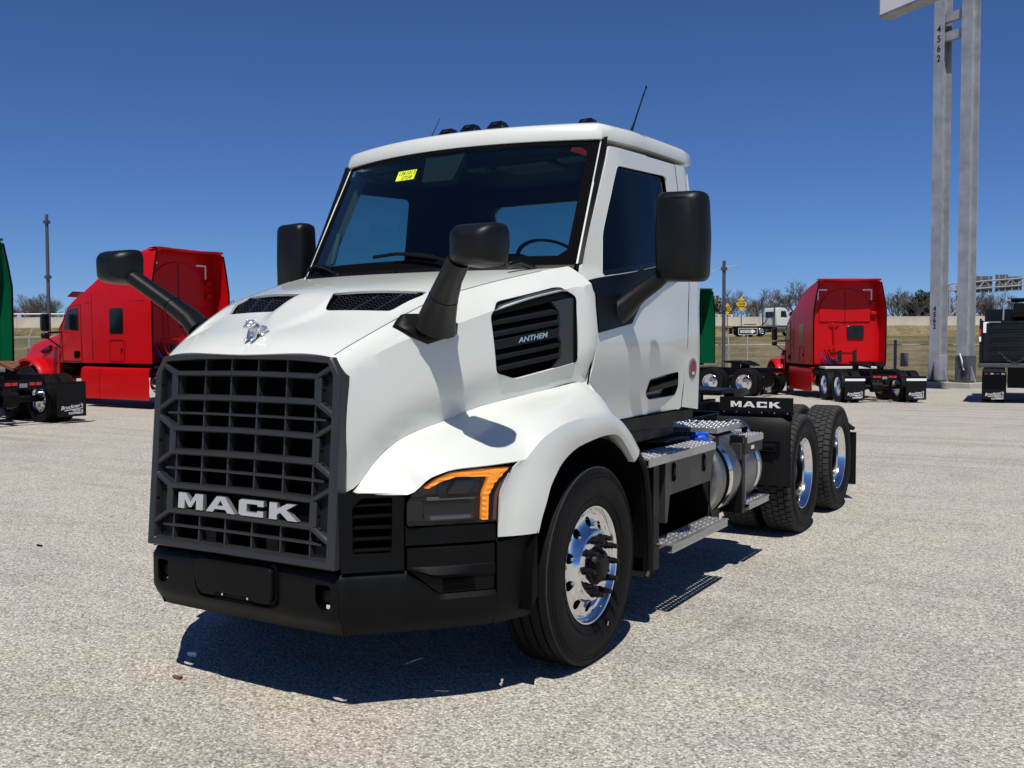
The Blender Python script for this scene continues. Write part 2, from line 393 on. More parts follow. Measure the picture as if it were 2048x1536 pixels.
lsl = [-400, -150, -80, -50] + [-40 + 2 * i for i in range(41)] + [50, 80, 150, 400]
lot = hgrid('parking_lot', lsl, [-150, -60, -20, -8, -4] + [i * 1.5 for i in range(32)], lot_z, MAT['lot'])
hill = hgrid('grass_field', lsl, [46.5 + .01, 48, 50, 52, 55, 58, 62, 66, 70, 75, 80, 86, 92, 100, 102, 104, 106, 108, 110.5, 113, 118, 122, 150, 250, 400, 900, 1500], terr_z, MAT['grass'])
def px(x, d): return (x - 1024) / 1973.1 * d
# ================================================================== white day cab tractor (front axle at the world origin, nose towards -Y)
T = empty('tractor_truck')
tag(T, 'white day cab tractor truck with black grille parked in the foreground', 'truck')
W_, BP, CB, VB = MAT['white_paint'], MAT['black_plastic'], MAT['chassis_black'], MAT['void_black']

# ---- hood
kz = pchip([(-1.24, 1.49), (-1.05, 1.60), (-.85, 1.68), (-.67, 1.725), (-.5, 1.78), (-.2, 1.87), (.17, 1.945)])
kx = lambda y: .57 + (y + 1.22) * .36 + .012 * sin(pi * max(0, min(1, (y + 1.22) / 1.4)))
sx = lambda y: kx(y) - lerp(.052, .135, sstep(-1.22, -.2, y))
sz = pchip([(-1.25, 1.568), (-1.2, 1.60), (-1.08, 1.665), (-.85, 1.775), (-.66, 1.852), (-.45, 1.908), (-.2, 1.967), (.05, 2.02), (.22, 2.05)])
zc = pchip([(-1.262, 1.588), (-1.235, 1.624), (-1.17, 1.664), (-1.05, 1.724), (-.876, 1.817), (-.744, 1.888), (-.6, 1.927), (-.4, 1.966), (-.07, 2.025), (.1, 2.05)])
yf = lambda u: -1.262 + .028 * u * u
yr = lambda u: -.075 + .03 * u * u + .14 * u ** 5
def hood_uv(x, y):
    u = x / sx(y); return u, (y - yf(u)) / (yr(u) - yf(u))
def hood_pt(u, v):
    y = lerp(yf(u), yr(u), v); x = u * sx(y); z = zc(y) + (sz(y) - zc(y)) * u ** 3
    xi = lerp(.165, .03, sstep(-.876, -1.16, y)) if y < -.876 else lerp(.165, .09, sstep(-.876, -.6, y))
    rec = sstep(xi - .035, xi + .02, x) * (1 - sstep(.56, .66, x)) * sstep(-1.16, -.88, y) * (1 - sstep(-.86, -.70, y))
    return (x, y, z - .022 * rec)
vent = [(.164, -.876), (.107, -.744), (.592, -.632), (.60, -.70), (.525, -.836)]
vent_uv = rounded([hood_uv(*q) for q in vent], .02, 3)
h = MB()
US = 26; VS = 30
h.cdt([(0, 0), (1, 0), (1, 1), (0, 1)], [vent_uv], .036, hood_pt, estep=.03)
# chamfer and side wall
ys = [lerp(-1.235, .165, i / 30) for i in range(31)]
ch = MB()
for yy in ys: pass
def chrow(y):
    a = Vector((sx(y), y + (yf(1) - -1.235) * 0, sz(y))); b = Vector((kx(y), y, kz(y))); out = []
    for k in range(6):
        t = k / 5; q = a.lerp(b, t); q.x += .004 * sin(pi * t); q.z += .004 * sin(pi * t); out.append(tuple(q))
    return out
h.grid([chrow(y) for y in ys])
fjz = pchip([(-1.235, .993), (-1.162, 1.022), (-1.06, 1.115), (-.954, 1.193), (-.82, 1.246), (-.694, 1.279), (-.527, 1.33), (-.107, 1.399), (.089, 1.431), (.2, 1.43)])
svent = [(-.48, 1.769), (-.416, 1.837), (-.055, 1.921), (.049, 1.875), (.056, 1.532), (-.329, 1.458), (-.461, 1.493)]
def side_pt(y, z):
    t = max(0, min(1, (kz(y) - z) / .45))
    x = kx(y) + .016 * sin(pi * t * .8) - .040 * sstep(fjz(y) + .17, fjz(y), z) * sstep(-1.22, -1.0, y) + .014 * sstep(.07, .095, y) - .014 * sstep(.14, .165, y)
    return (x, y, z)
vv = rounded(svent, .022, 3)
outer = [(y, kz(y)) for y in ys] + [(.181, 1.88), (.187, 1.70), (.158, 1.46)] + [(y, fjz(y)) for y in reversed(ys)]
h.cdt(outer, [vv], .05, side_pt, estep=.045)
h.mirror()
mk('hood', h, W_, T, smooth=19, merge=.004, solid=.012)
hood = T.children[-1] if False else [o for o in T.children if o.name.startswith('hood')][0]
# seam line of the raised centre panel
for s in (1, -1):
    b = MB(); b.tube([(s * (sx(y)), y, sz(y) + .0015) for y in [lerp(-1.22, -.02, i / 24) for i in range(25)]], .0018, 5)
    mk('panel_seam', b, MAT['sticker_ring'], hood)
# hood vents: recessed honeycomb with two diagonal ribs
def vent_part(s):
    poly = [Vector(hood_pt(*hood_uv(*q))) for q in vent]
    ctr = sum(poly, Vector()) / 5
    b = MB(); rim = [q for q in [Vector(hood_pt(*q)) for q in vent_uv]]
    low = [q + Vector((0, .03, -.05)) for q in rim]; n = len(rim)
    b.add(rim + low, [(i, (i + 1) % n, n + (i + 1) % n, n + i) for i in range(n)] + [tuple(range(n, 2 * n))])
    if s < 0: b = b.flipx()
    o = mk('hood_vent', b, VB, hood)
    # honeycomb
    e1 = (poly[4] - poly[0]).normalized(); e2 = (poly[1] - poly[0]); e2 = (e2 - e1 * e1.dot(e2)).normalized()
    nn = e1.cross(e2)
    if nn.z < 0: nn = -nn
    P2 = [((q - poly[0]).dot(e1), (q - poly[0]).dot(e2)) for q in rim]
    hb = MB(); R = .021
    def bar(a, c, w, hh):
        if not (inpoly(a, P2) or inpoly(c, P2)): return
        A = poly[0] + e1 * a[0] + e2 * a[1] - nn * .016; B = poly[0] + e1 * c[0] + e2 * c[1] - nn * .016
        d = (B - A).normalized(); sd = d.cross(nn) * w
        hb.add([A - sd, A + sd, B + sd, B - sd, A - sd - nn * hh, A + sd - nn * hh, B + sd - nn * hh, B - sd - nn * hh], [(0, 1, 2, 3), (0, 4, 5, 1), (2, 6, 7, 3), (1, 5, 6, 2), (0, 3, 7, 4)])
    for i in range(-2, 26):
        for j in range(-3, 12):
            cx, cy = i * R * 1.5 * 1.2, (j + (i % 2) * .5) * R * 1.1
            pts = [(cx + R * .8 * cos(k * pi / 3), cy + R * .64 * sin(k * pi / 3)) for k in range(6)]
            if inpoly((cx, cy), P2):
                for k in range(3): bar(pts[k], pts[k + 1], .0018, .010)
    for t in (.3, .62):
        a = (lerp(0, .38, t), -.02); c = (a[0] + .09, .19)
        for k in range(12): bar((lerp(a[0], c[0], k / 12), lerp(a[1], c[1], k / 12)), (lerp(a[0], c[0], (k + 1) / 12), lerp(a[1], c[1], (k + 1) / 12)), .004, .012)
    if s < 0: hb = hb.flipx()
    mk('vent_mesh', hb, MAT['plate_grey'], hood, smooth=0, merge=0, label='black honeycomb mesh in the hood vent')
for s in (1, -1): vent_part(s)
# side intake
def side_intake(s):
    P = lambda y, z, o=0: (side_pt(y, z)[0] + o, y, z)
    b = MB(); n = len(vv)
    rim = [P(*q, .004) for q in vv]; low = [P(*q, -.06) for q in vv]
    b.add(rim + low, [(i, (i + 1) % n, n + (i + 1) % n, n + i) for i in range(n)] + [tuple(range(n, 2 * n))])
    base = mk('side_intake', b if s > 0 else b.flipx(), VB, hood)
    # upper blank plate
    up_ = [(-.476, 1.768), (-.414, 1.832), (-.056, 1.915), (.044, 1.872), (.044, 1.868), (-.115, 1.838), (-.35, 1.79)]
    b = MB(); b.prism(rounded([(-.474, 1.764), (-.414, 1.832), (-.056, 1.915), (.045, 1.872), (-.095, 1.846), (-.13, 1.836)], .008, 2), lambda y, z: P(y, z, -.012), lambda y, z: P(y, z, -.028))
    mk('intake_plate', b if s > 0 else b.flipx(), BP, hood, bevel=.003)
    b = MB(); b.prism([(-.095, 1.843), (.047, 1.872), (.052, 1.536), (-.085, 1.512), (-.050, 1.565), (-.048, 1.64), (-.068, 1.68), (-.055, 1.72), (-.052, 1.79)], lambda y, z: P(y, z, -.006), lambda y, z: P(y, z, -.03))
    mk('intake_plate', b if s > 0 else b.flipx(), MAT['plate_grey'], hood, bevel=.004)
    for k in range(5):
        z0 = 1.735 - k * .056; b = MB()
        y0, y1 = -.47, -.055
        sl = .066
        b.prism([(0, 0), (1, 0), (1, 1), (0, 1)], lambda a, c: P(lerp(y0, y1, a), z0 + a * sl - c * .018, -.014 - .0 * c), lambda a, c: P(lerp(y0, y1, a), z0 + a * sl + .022 - c * .018, -.052))
        mk('louvre', b if s > 0 else b.flipx(), MAT['dark_inset'], hood, bevel=.002)
    # name badge
    if s > 0:
        b = MB(); b.prism([(0, 0), (1, 0), (1, 1), (0, 1)], lambda a, c: P(lerp(-.47, -.06, a), 1.60 + a * .066 + c * .045, -.009), lambda a, c: P(lerp(-.47, -.06, a), 1.60 + a * .066 + c * .045, -.03))
        mk('badge_bar', b, MAT['dark_inset'], hood, bevel=.003)
        t = textmb('ANTHEM', .036, .002, shear=.25, bold=.0008, sx=1.3)
        xd = Vector(P(-.05, 1.69)) - Vector(P(-.45, 1.626)); 
        t.xf(frame(Vector(P(-.235, 1.662, -.005)), xd, (0, 0, 1)))
        mk('badge_lettering', t, MAT['chrome'], hood, smooth=0, label='chrome ANTHEM lettering')
for s in (1, -1): side_intake(s)

# ---- fenders
PL = [(0, -1.318), (.3, -1.316), (.52, -1.309), (.59, -1.296), (.64, -1.247), (.70, -1.188), (.77, -1.118), (.83, -1.058), (.90, -.99), (.96, -.922), (1.02, -.85), (1.07, -.78), (1.11, -.69), (1.145, -.585), (1.165, -.5), (1.18, -.38)]
PS = [0.0]
for a, b in zip(PL[:-1], PL[1:]): PS.append(PS[-1] + math.dist(a, b))
_px = pchip([(s, q[0]) for s, q in zip(PS, PL)]); _py = pchip([(s, q[1]) for s, q in zip(PS, PL)])
def plan(s, off=0.0):
    e = .004; tx = _px(s + e) - _px(s - e); ty = _py(s + e) - _py(s - e); l = sqrt(tx * tx + ty * ty)
    return (_px(s) + ty / l * off, _py(s) - tx / l * off)
def s_of(x, y):
    best = None
    for i in range(401):
        s = PS[-1] * i / 400; d = (_px(s) - x) ** 2 + (_py(s) - y) ** 2
        if best is None or d < best[0]: best = (d, s)
    return best[1]
def PW(s, z, off=0.0):
    x, y = plan(s, off); return (x, y, z)
A_ = [(.585, -1.19, .993), (.591, -1.162, 1.022), (.628, -1.06, 1.115), (.666, -.954, 1.193), (.712, -.82, 1.246), (.759, -.694, 1.279), (.819, -.527, 1.33), (.895, -.32, 1.366), (.971, -.107, 1.399), (1.041, .089, 1.431), (1.055, .165, 1.425)]
B_ = [(.62, -1.238, .993), (.70, -1.172, .99), (.80, -1.08, .985), (.874, -1.008, 1.055), (.95, -.93, 1.088), (1.04, -.822, 1.098), (1.128, -.625, 1.110), (1.158, -.514, 1.198), (1.181, -.323, 1.255), (1.187, .072, 1.281), (1.19, .165, 1.262)]
def curve(pts, n):
    L = [0.0]
    for a, b in zip(pts[:-1], pts[1:]): L.append(L[-1] + math.dist(a, b))
    fs = [pchip([(l, q[k]) for l, q in zip(L, pts)]) for k in range(3)]
    return [tuple(f(L[-1] * i / (n - 1)) for f in fs) for i in range(n)]
def curve_k(pts, m):
    fs = [pchip([(i, q[k]) for i, q in enumerate(pts)]) for k in range(3)]; n = (len(pts) - 1) * m + 1
    return [tuple(f(i / m) for f in fs) for i in range(n)]
A_ = A_[:1] + [(side_pt(y, fjz(y))[0] + .002, y, fjz(y)) for x, y, z in A_[1:]]
fa = curve_k(A_, 4); fb = curve_k(B_, 4)
f_ = MB(); rows = []
for i, (a, b) in enumerate(zip(fa, fb)):
    r = []
    for k in range(11):
        t = k / 10; q = Vector(a).lerp(Vector(b), t)
        L = math.dist(a, b)
        fz = max(0.0, 1 - t / .45); q.z += (.075 * L * sin(pi * t ** 1.4) + .085 * fz ** 2.2 * t ** .35 * 0 - .16 * L * fz ** 1.2 * t * (1 - t)) * sstep(0, 12, i)
        q.x -= 0.0
        if t < .15: q.z -= .0
        r.append(tuple(q))
    rows.append(r)
f_.grid(rows)
hl = [(1.072, -.776, .775), (1.0725, -.773, .86), (1.074, -.769, .953), (1.098, -.703, 1.07), (1.118, -.665, 1.103)]
c1 = [(1.090, -.735, .772), (1.094, -.725, .86), (1.102, -.697, .965), (1.119, -.650, 1.065), (1.128, -.625, 1.110)]
a1 = [(1.165, -.572, .768), (1.172, -.556, .83), (1.181, -.525, .905), (1.185, -.495, .970), (1.187, -.468, 1.003)]
c2 = [(1.128, -.625, 1.110), (1.158, -.514, 1.198), (1.181, -.323, 1.255), (1.187, .072, 1.281), (1.190, .185, 1.258), (1.19, .29, 1.215), (1.19, .41, 1.14), (1.185, .53, 1.045)]
a2 = [(1.187, -.468, 1.003), (1.19, -.390, 1.070), (1.192, -.22, 1.132), (1.195, .075, 1.163), (1.195, .19, 1.158), (1.195, .26, 1.135), (1.194, .345, 1.075), (1.188, .455, .985)]
aa = curve_k(a1, 4)[:-1] + curve_k(a2, 4)
for A2, C2 in ((curve_k(c1, 4), curve_k(a1, 4)), (curve_k(c2, 4), curve_k(a2, 4))):
    f_.grid([[tuple(Vector(p).lerp(Vector(q), k / 6) + Vector((.009 * sin(pi * k / 6), 0, 0))) for k in range(7)] for p, q in zip(A2, C2)])
f_.grid([[p, tuple(Vector(p) - Vector((.07, 0, 0)))] for p in aa])          # arch lip return
f_.grid([[tuple(Vector(p).lerp(Vector(q), k / 3)) for k in range(4)] for p, q in zip(curve_k(hl, 4), curve_k(c1, 4))])
# tail of the fender behind the crown
ta = curve_k([(1.055, .165, 1.425), (1.06, .2, 1.37), (1.065, .28, 1.28), (1.08, .40, 1.16), (1.10, .52, 1.05)], 3); tb = curve_k([(1.19, .165, 1.262), (1.19, .20, 1.25), (1.19, .29, 1.215), (1.19, .41, 1.14), (1.185, .53, 1.045)], 3)
f_.grid([[tuple(Vector(a).lerp(Vector(b), k / 4)) for k in range(5)] for a, b in zip(ta, tb)])
for a, b in zip(*[iter(mk2('fender', f_, W_, T, smooth=24, merge=.006, solid=.006))] * 2): pass
# wheel housings
b = MB(); rows = []
for k in range(25):
    a = lerp(-.12, pi + .12, k / 24); rows.append([(x, -.64 * cos(a), .50 + .655 * sin(a)) for x in (.50, 1.165)])
b.grid(rows); b.ngon([r[0] for r in rows])
mk2('wheel_housing', b, VB, T, smooth=50)
# fender mudguard behind the front wheel
b = MB(); pa = [(.50, 1.03), (.60, .95), (.66, .80), (.69, .60), (.70, .45), (.69, .34), (.66, .30)]
pc = curve_k([(1.165, y, z) for y, z in pa], 3)
b.grid([[(x, q[1] + (0.0 if x < 1.16 else .004), q[2]) for x in (.72, 1.0, 1.13, 1.17)] for q in pc])
b.tube([(1.17, q[1] + .012, q[2]) for q in pc], .022, 8)
mk2('mudguard', b, BP, T, solid=.008)

# ---- bumper
YB = lambda x: (lambda s: plan(s)[1])(abs(x)) if abs(x) < .5 else plan(s_of(abs(x), -1.29))[1]
_by = pchip([(q[0], q[1]) for q in PL[:5]])
def bump_pt(x, z):
    y = _by(abs(x)) + .010; ins = sstep(.47, .365, z) * .055 + sstep(.62, .648, z) * .02
    return (x, y + ins, z)
bo = [(-.582, .372), (.582, .372), (.582, .648), (-.582, .648)]
hole = lambda s: rounded([(s * .49, .595), (s * .575 * .985, .595), (s * .575 * .985, .505), (s * .535, .485), (s * .505, .485), (s * .49, .51)], .014, 3)
holeR = [(-x, z) for x, z in hole(1)]
hs = rounded([(.465, .600), (.545, .600), (.545, .505), (.532, .49), (.49, .49), (.465, .52)], .014, 3)
bm_ = MB(); bm_.cdt(bo, [hs, [(-x, z) for x, z in hs]], .03, bump_pt, estep=.03)
# wrap-around corners
def corner(b, s0, s1, prof, n=14):
    b.grid([[PW(lerp(s0, s1, i / n), z, o) for z, o in prof(lerp(0, 1, i / n))] for i in range(n + 1)])
sC = s_of(.585, -1.297); s80 = s_of(.80, -1.088); s107 = s_of(1.07, -.78); sE = s_of(1.155, -.55)
c_ = MB()
corner(c_, sC, s80, lambda t: [(.372, -.062), (.40, -.045), (.47, -.01), (.62, -.01), (.648, -.03)])
def low(t):
    zt = lerp(.648, .535, min(1, t / .34)); return [(.372, -.062), (.40, -.045), (.455, -.01), (zt - .02, -.01), (zt, -.03)]
corner(c_, s80, s107, low)
corner(c_, s107 + .004, sE, lambda t: [(.372 - .0 * t, -.06), (.40, -.045), (.47, -.012), (.75 + .012 * t, -.012), (.764 + .012 * t, -.03)])
c_.mirror(); bm_.v, _o = bm_.v, len(bm_.v); bm_.add(c_.v, c_.f)
bumper = mk('bumper', bm_, BP, T, smooth=40, merge=.003, solid=.006)
b = MB(); corner(b, s80 + .004, s107 - .004, lambda t: [(lerp(.655, .54, min(1, t / .34)), -.03), (lerp(.655, .60, min(1, t / .34)), -.028), (.612 if t > .3 else lerp(.657, .612, t / .3), -.02), (.625 if t > .3 else lerp(.658, .625, t / .3), -.004 - .012 * sstep(.55, .8, t)), (.655, -.02), (.66, -.024), (.742, -.022), (.748, -.03)])
mk2('corner_panel', b, BP, bumper, smooth=30, solid=.01)
b = MB()
for k in range(9):
    z0 = .548 + k * .0068
    b.grid([[PW(lerp(s80 + .16, s107 - .10, i / 6), z, o) for z, o in ((z0, -.028), (z0 + .002, -.023), (z0 + .004, -.028))] for i in range(7)])
mk2('ribbed_insert', b, BP, bumper, smooth=20)
b = MB(); corner(b, s80 - .004, s107, lambda t: [(.757, -.03), (.76, -.018), (.835, -.016), (.842, -.03)])
mk2('trim_band', b, BP, bumper, smooth=30, solid=.012)
b = MB()
b.prism(rounded([(-.245, .640), (.235, .640), (.235, .505), (.21, .482), (.12, .482), (.10, .50), (-.11, .50), (-.13, .482), (-.215, .482), (-.245, .52)], .02, 3), lambda x, z: (x, -1.331, z), lambda x, z: (x, -1.29, z))
mk('licence_plate_mount', b, BP, bumper, bevel=.008, seg=3)
b = MB(); b.tube([(q[0], -1.313, q[1]) for q in rounded([(-.262, .655), (.252, .655), (.252, .495), (.225, .464), (-.23, .464), (-.262, .51)], .03, 3)][4:], .006, 6, cap=True)
mk('mount_groove', b, VB, bumper)
for x in (-.085, .075):
    b = MB(); b.lathe([(-1.318, .0), (-1.318, .006), (-1.30, .006)], (x, 0, .488), 'y', 8); mk('bolt', b, MAT['chrome'], bumper)
for s in (1, -1):
    b = MB(); b.tube([(s * .505, -1.14, .545), (s * .505, -1.27, .545)], .028, 10); b.bb(s * .42, s * .59, -1.2, -1.14, .45, .62)
    mk('tow_pin', b, CB, bumper); mk('tow_pocket', MB().bb(s * .43, s * .575, -1.255, -1.20, .46, .63), VB, bumper)
for s in (1, -1):
    b = MB(); b.bb(s * .505 + .0, s * .505 + .022, -1.275, -1.27, .492, .508); mk('label_tag', b, MAT['letter_white'], bumper)
mk('bumper_backing', MB().bb(-.74, .74, -1.02, -.95, .42, .95), VB, T)

# ---- side louvre panels between grille and lamps
sL0 = s_of(.585, -1.27); sL1 = s80 - .012
lou = rounded([(s_of(.625, -1.238), .735), (s_of(.625, -1.238), .935), (s_of(.655, -1.214), .975), (s_of(.755, -1.13), .975), (s_of(.75, -1.13), .735)], .012, 3)
b = MB(); b.cdt([(sL0, .655), (sL1, .655), (sL1, .90), (sL1 + .004, .962), (sL1 - .002, .99), (sL0, .998)], [lou], .025, lambda s, z: PW(s, z, -.012 + .0 * s))
lp = mk2('louvre_panel', b, BP, T, smooth=40, solid=.014)
b = MB(); n = len(lou); rim = [PW(s, z, -.012) for s, z in lou]; lo = [PW(s, z, -.10) for s, z in lou]
b.add(rim + lo, [(i, (i + 1) % n, n + (i + 1) % n, n + i) for i in range(n)] + [tuple(range(n, 2 * n))])
mk('louvre_recess', b, VB, lp[0]); mk('louvre_recess', b.flipx(), VB, lp[1])
for k in range(5):
    z0 = .742 + k * .049; b = MB()
    b.grid([[PW(lerp(lou[1][0] - .004, sL1 - .052, i / 4), z0 + dz, o) for dz, o in ((0, -.016), (.006, -.013), (.024, -.075), (.016, -.08))] for i in range(5)], cv=True)
    mk('louvre', b, BP, lp[0], smooth=20); mk('louvre', b.flipx(), BP, lp[1], smooth=20)

# ---- headlamps
SZ = lambda x, y, z: (s_of(x, y), z)
HL = [SZ(.794, -1.084, .848), SZ(.796, -1.081, .947), SZ(.811, -1.068, .983), SZ(.843, -1.037, 1.014), SZ(.874, -1.006, 1.048), SZ(.934, -.946, 1.078), SZ(1.027, -.835, 1.089), SZ(1.101, -.70, 1.088), SZ(1.074, -.769, .953), SZ(1.071, -.778, .848)]
HLr = rounded(HL, .01, 2)
def lamp(s_):
    fl = (lambda m: m) if s_ > 0 else (lambda m: m.flipx())
    b = MB(); n = len(HLr); rim = [PW(s, z, -.004) for s, z in HLr]; lo = [PW(s, z, -.07) for s, z in HLr]
    b.add(rim + lo, [(i, (i + 1) % n, n + (i + 1) % n, n + i) for i in range(n)]); b.cdt(HLr, [], .03, lambda s, z: PW(s, z, -.065))
    root = mk('headlamp', fl(b), MAT['lamp_black'], T, smooth=40)
    b = MB(); b.cdt(HLr, [], .02, lambda s, z: PW(s, z, .004 + .010 * sin(pi * max(0, min(1, (z - .84) / .25)))), estep=.02)
    mk('lens', fl(b), MAT['lens_glass'], root, smooth=60)
    # amber blade: along the top then down the outer side
    o_ = [SZ(.852, -1.028, 1.008), SZ(.89, -.99, 1.045), SZ(.938, -.942, 1.070), SZ(1.027, -.835, 1.080), SZ(1.092, -.715, 1.080), SZ(1.066, -.786, 1.015), SZ(1.049, -.809, .965), SZ(1.045, -.812, .856), SZ(1.026, -.838, .856), SZ(1.030, -.832, .97), SZ(1.049, -.808, 1.048), SZ(.95, -.93, 1.053), SZ(.90, -.98, 1.031), SZ(.866, -1.014, 1.006)]
    b = MB(); b.cdt(o_, [], .012, lambda s, z: PW(s, z, -.012 + .004 * sin(z * 260)), estep=.012)
    n = len(o_); q0 = [PW(s, z, -.012) for s, z in o_]; q1 = [PW(s, z, -.04) for s, z in o_]; b.add(q0 + q1, [(i, (i + 1) % n, n + (i + 1) % n, n + i) for i in range(n)])
    mk('turn_signal', fl(b), MAT['amber'], root, smooth=60, label='amber turn signal blade')
    m_ = [SZ(1.060, -.795, .853), SZ(1.069, -.782, .853), SZ(1.071, -.772, .955), SZ(1.090, -.718, 1.055), SZ(1.074, -.768, 1.01), SZ(1.062, -.79, .965)]
    b = MB(); b.cdt(m_, [], .015, lambda s, z: PW(s, z, -.010)); mk('side_marker', fl(b), MAT['amber_dark'], root, smooth=60, label='dark amber side marker')
    for (za, zb, sa, sb) in ((.955, 1.03, SZ(.90, -.98, 0)[0], SZ(1.02, -.848, 0)[0]), (.865, .94, SZ(.855, -1.026, 0)[0], SZ(1.005, -.865, 0)[0])):
        b = MB()
        rr = [[PW(lerp(sa, sb, i / 6), z, o) for z, o in ((za, -.022), (za + .006, -.018), (za + .014, -.05), (zb - .01, -.055), (zb, -.028))] for i in range(7)]
        b.grid(rr); mk('reflector', fl(b), MAT['lamp_grey'] if za < .9 else MAT['lamp_black'], root, smooth=30, solid=.004)
    b = MB(); q = PW(s_of(.955, -.925), .985, -.045); b.lathe([(0, 0), (0, .03), (.012, .034), (.02, .03)], (0, 0, 0), 'z', 16); b.xf(frame(q, (.7, .7, 0), (0, 0, 1))); mk('projector', fl(b), MAT['dark_glass'] if False else MAT['lamp_black'], root)
    for (z0, sa, sb, o_) in ((.953, s_of(.86, -1.02), s_of(1.01, -.865), -.014), (.868, s_of(.87, -1.01), s_of(1.0, -.875), -.016)):
        b = MB(); b.grid([[PW(lerp(sa, sb, i / 6), z, o) for z, o in ((z0, o_), (z0 + .005, o_ + .002), (z0 + .012, o_ - .02))] for i in range(7)]); mk('lamp_ledge', fl(b), MAT['lamp_ledge'], root)
    b = MB(); b.prism([(s_of(.925, -.957), .975), (s_of(.99, -.883), .972), (s_of(1.015, -.853), 1.035), (s_of(.955, -.925), 1.035)], lambda u, z: PW(u, z, -.022), lambda u, z: PW(u, z, -.05)); mk('lamp_module', fl(b), MAT['gloss_black'], root, bevel=.004)
    b = MB(); b.grid([[PW(lerp(HL[0][0] + .006, HL[9][0] - .02, i / 8), z, o) for z, o in ((.951, -.03), (.955, -.018), (.958, -.03))] for i in range(9)]); mk('divider', fl(b), MAT['chrome'], root)
for s in (1, -1): lamp(s)

# ---- grille
GY = lambda z: -1.312 + .078 * (z - .67)
def gq(x, z, o=0.0): return (x, GY(z) - o, z)
GG = MAT['grille_grey']
b = MB()
fo = [(-.588, .672), (.588, .672), (.582, 1.495), (.528, 1.578), (.3, 1.588), (0, 1.591), (-.3, 1.588), (-.528, 1.578), (-.582, 1.495)]
fi = [(-.535, .712), (.535, .712), (.532, 1.50), (.505, 1.548), (.3, 1.560), (0, 1.563), (-.3, 1.560), (-.505, 1.548), (-.532, 1.50)]
n = len(fo)
def gf(q, o): return gq(q[0], q[1], o)
ins = [(x * .985, z) for x, z in fo]
R0 = [gf(q, -.05) for q in fo]; R1 = [gf(q, .006) for q in fo]; R2 = [gf((lerp(a[0], c[0], .22), lerp(a[1], c[1], .22)), .016) for a, c in zip(fo, fi)]; R3 = [gf((lerp(a[0], c[0], .82), lerp(a[1], c[1], .82)), .012) for a, c in zip(fo, fi)]; R4 = [gf(q, -.012) for q in fi]; R5 = [gf(q, -.05) for q in fi]
b.grid([R0, R1, R2, R3, R4, R5], cv=True)
grille = mk('grille', b, GG, T, smooth=30, bevel=.003)
mk('radiator', MB().bb(-.55, .55, -1.14, -1.10, .68, 1.55), VB, T)
def gbar(pts, w, name='grille_bar', o0=.010, o1=-.055, mat=GG):
    b = MB(); rows = []
    for i, (x, z) in enumerate(pts):
        p0 = pts[max(0, i - 1)]; p1 = pts[min(len(pts) - 1, i + 1)]
        tx, tz = p1[0] - p0[0], p1[1] - p0[1]; l = sqrt(tx * tx + tz * tz); nx, nz = -tz / l * w / 2, tx / l * w / 2
        rows.append([gq(x - nx, z - nz, o1), gq(x - nx, z - nz, o0 - .008), gq(x - nx * .55, z - nz * .55, o0), gq(x + nx * .55, z + nz * .55, o0), gq(x + nx, z + nz, o0 - .008), gq(x + nx, z + nz, o1)])
    b.grid(rows, cv=True); b.ngon(rows[0]); b.ngon(rows[-1])
    return mk(name, b, mat, grille, smooth=30)
PAIRS = [(1.494, 1.382), (1.233, 1.123), (.960, .843)]
for zt, zb in PAIRS:
    gbar([(-.545, zt + .052), (-.448, zt), (-.2, zt + .004), (0, zt + .006), (.2, zt + .004), (.448, zt), (.545, zt + .052)], .026)
    gbar([(-.545, zb - .055), (-.448, zb), (-.2, zb + .003), (0, zb + .004), (.2, zb + .003), (.448, zb), (.545, zb - .055)], .028)
    for s in (1, -1):
        gbar([(s * .452, zb + .004), (s * .452, zt - .004)], .042, o0=.0095)
        b = MB(); b.prism([(s * .47, zb - .005), (s * .545, zb - .04), (s * .545, zt + .04), (s * .47, zt + .005)], lambda x, z: gq(x, z, -.022), lambda x, z: gq(x, z, -.04))
        pk = mk('pocket_plate', b, MAT['dark_inset'], grille)
        b = MB(); b.lathe([(-.010, 0), (-.010, .006), (0, .008)], (0, 0, 0), 'y', 8); b.xf(Matrix.Translation(Vector(gq(s * .507, (zt + zb) / 2, .021)))); mk('bolt', b, VB, grille)
for z0 in (1.306, 1.043, .772):
    gbar([(-.50, z0), (-.2, z0 + .003), (.2, z0 + .003), (.50, z0)], .013, 'grille_slat', -.006)
for (za, zb) in ((1.345, 1.27), (1.08, 1.0), (.80, .712)):
    for s in (1, -1):
        b = MB(); b.prism([(s * .43, za + .02), (s * .53, za - .01), (s * .53, zb), (s * .43, zb - .02)], lambda x, z: gq(x, z, -.030), lambda x, z: gq(x, z, -.045)); mk('pocket_plate', b, MAT['dark_inset'], grille)
for x in (-.432, -.258, -.088, .082, .258, .432):
    for (za, zb) in ((1.50, 1.562), (1.397, 1.48), (1.25, 1.367), (1.138, 1.217), (.978, 1.109), (.709, .83)):
        if abs(x) > .4 and zb > 1.55: continue
        gbar([(x, za - .012), (x, zb + .012)], .014, 'grille_divider', -.010, -.045, MAT['plate_grey'])
for x in (-.20, .19): mk('mount_tab', MB().bb(x - .035, x + .035, -1.275, -1.26, .715, .765), MAT['dark_inset'], grille)
mk('badge_backing', MB().prism([(-.425, .855), (.425, .855), (.425, .948), (-.425, .948)], lambda x, z: gq(x, z, -.028), lambda x, z: gq(x, z, -.05)), VB, grille)
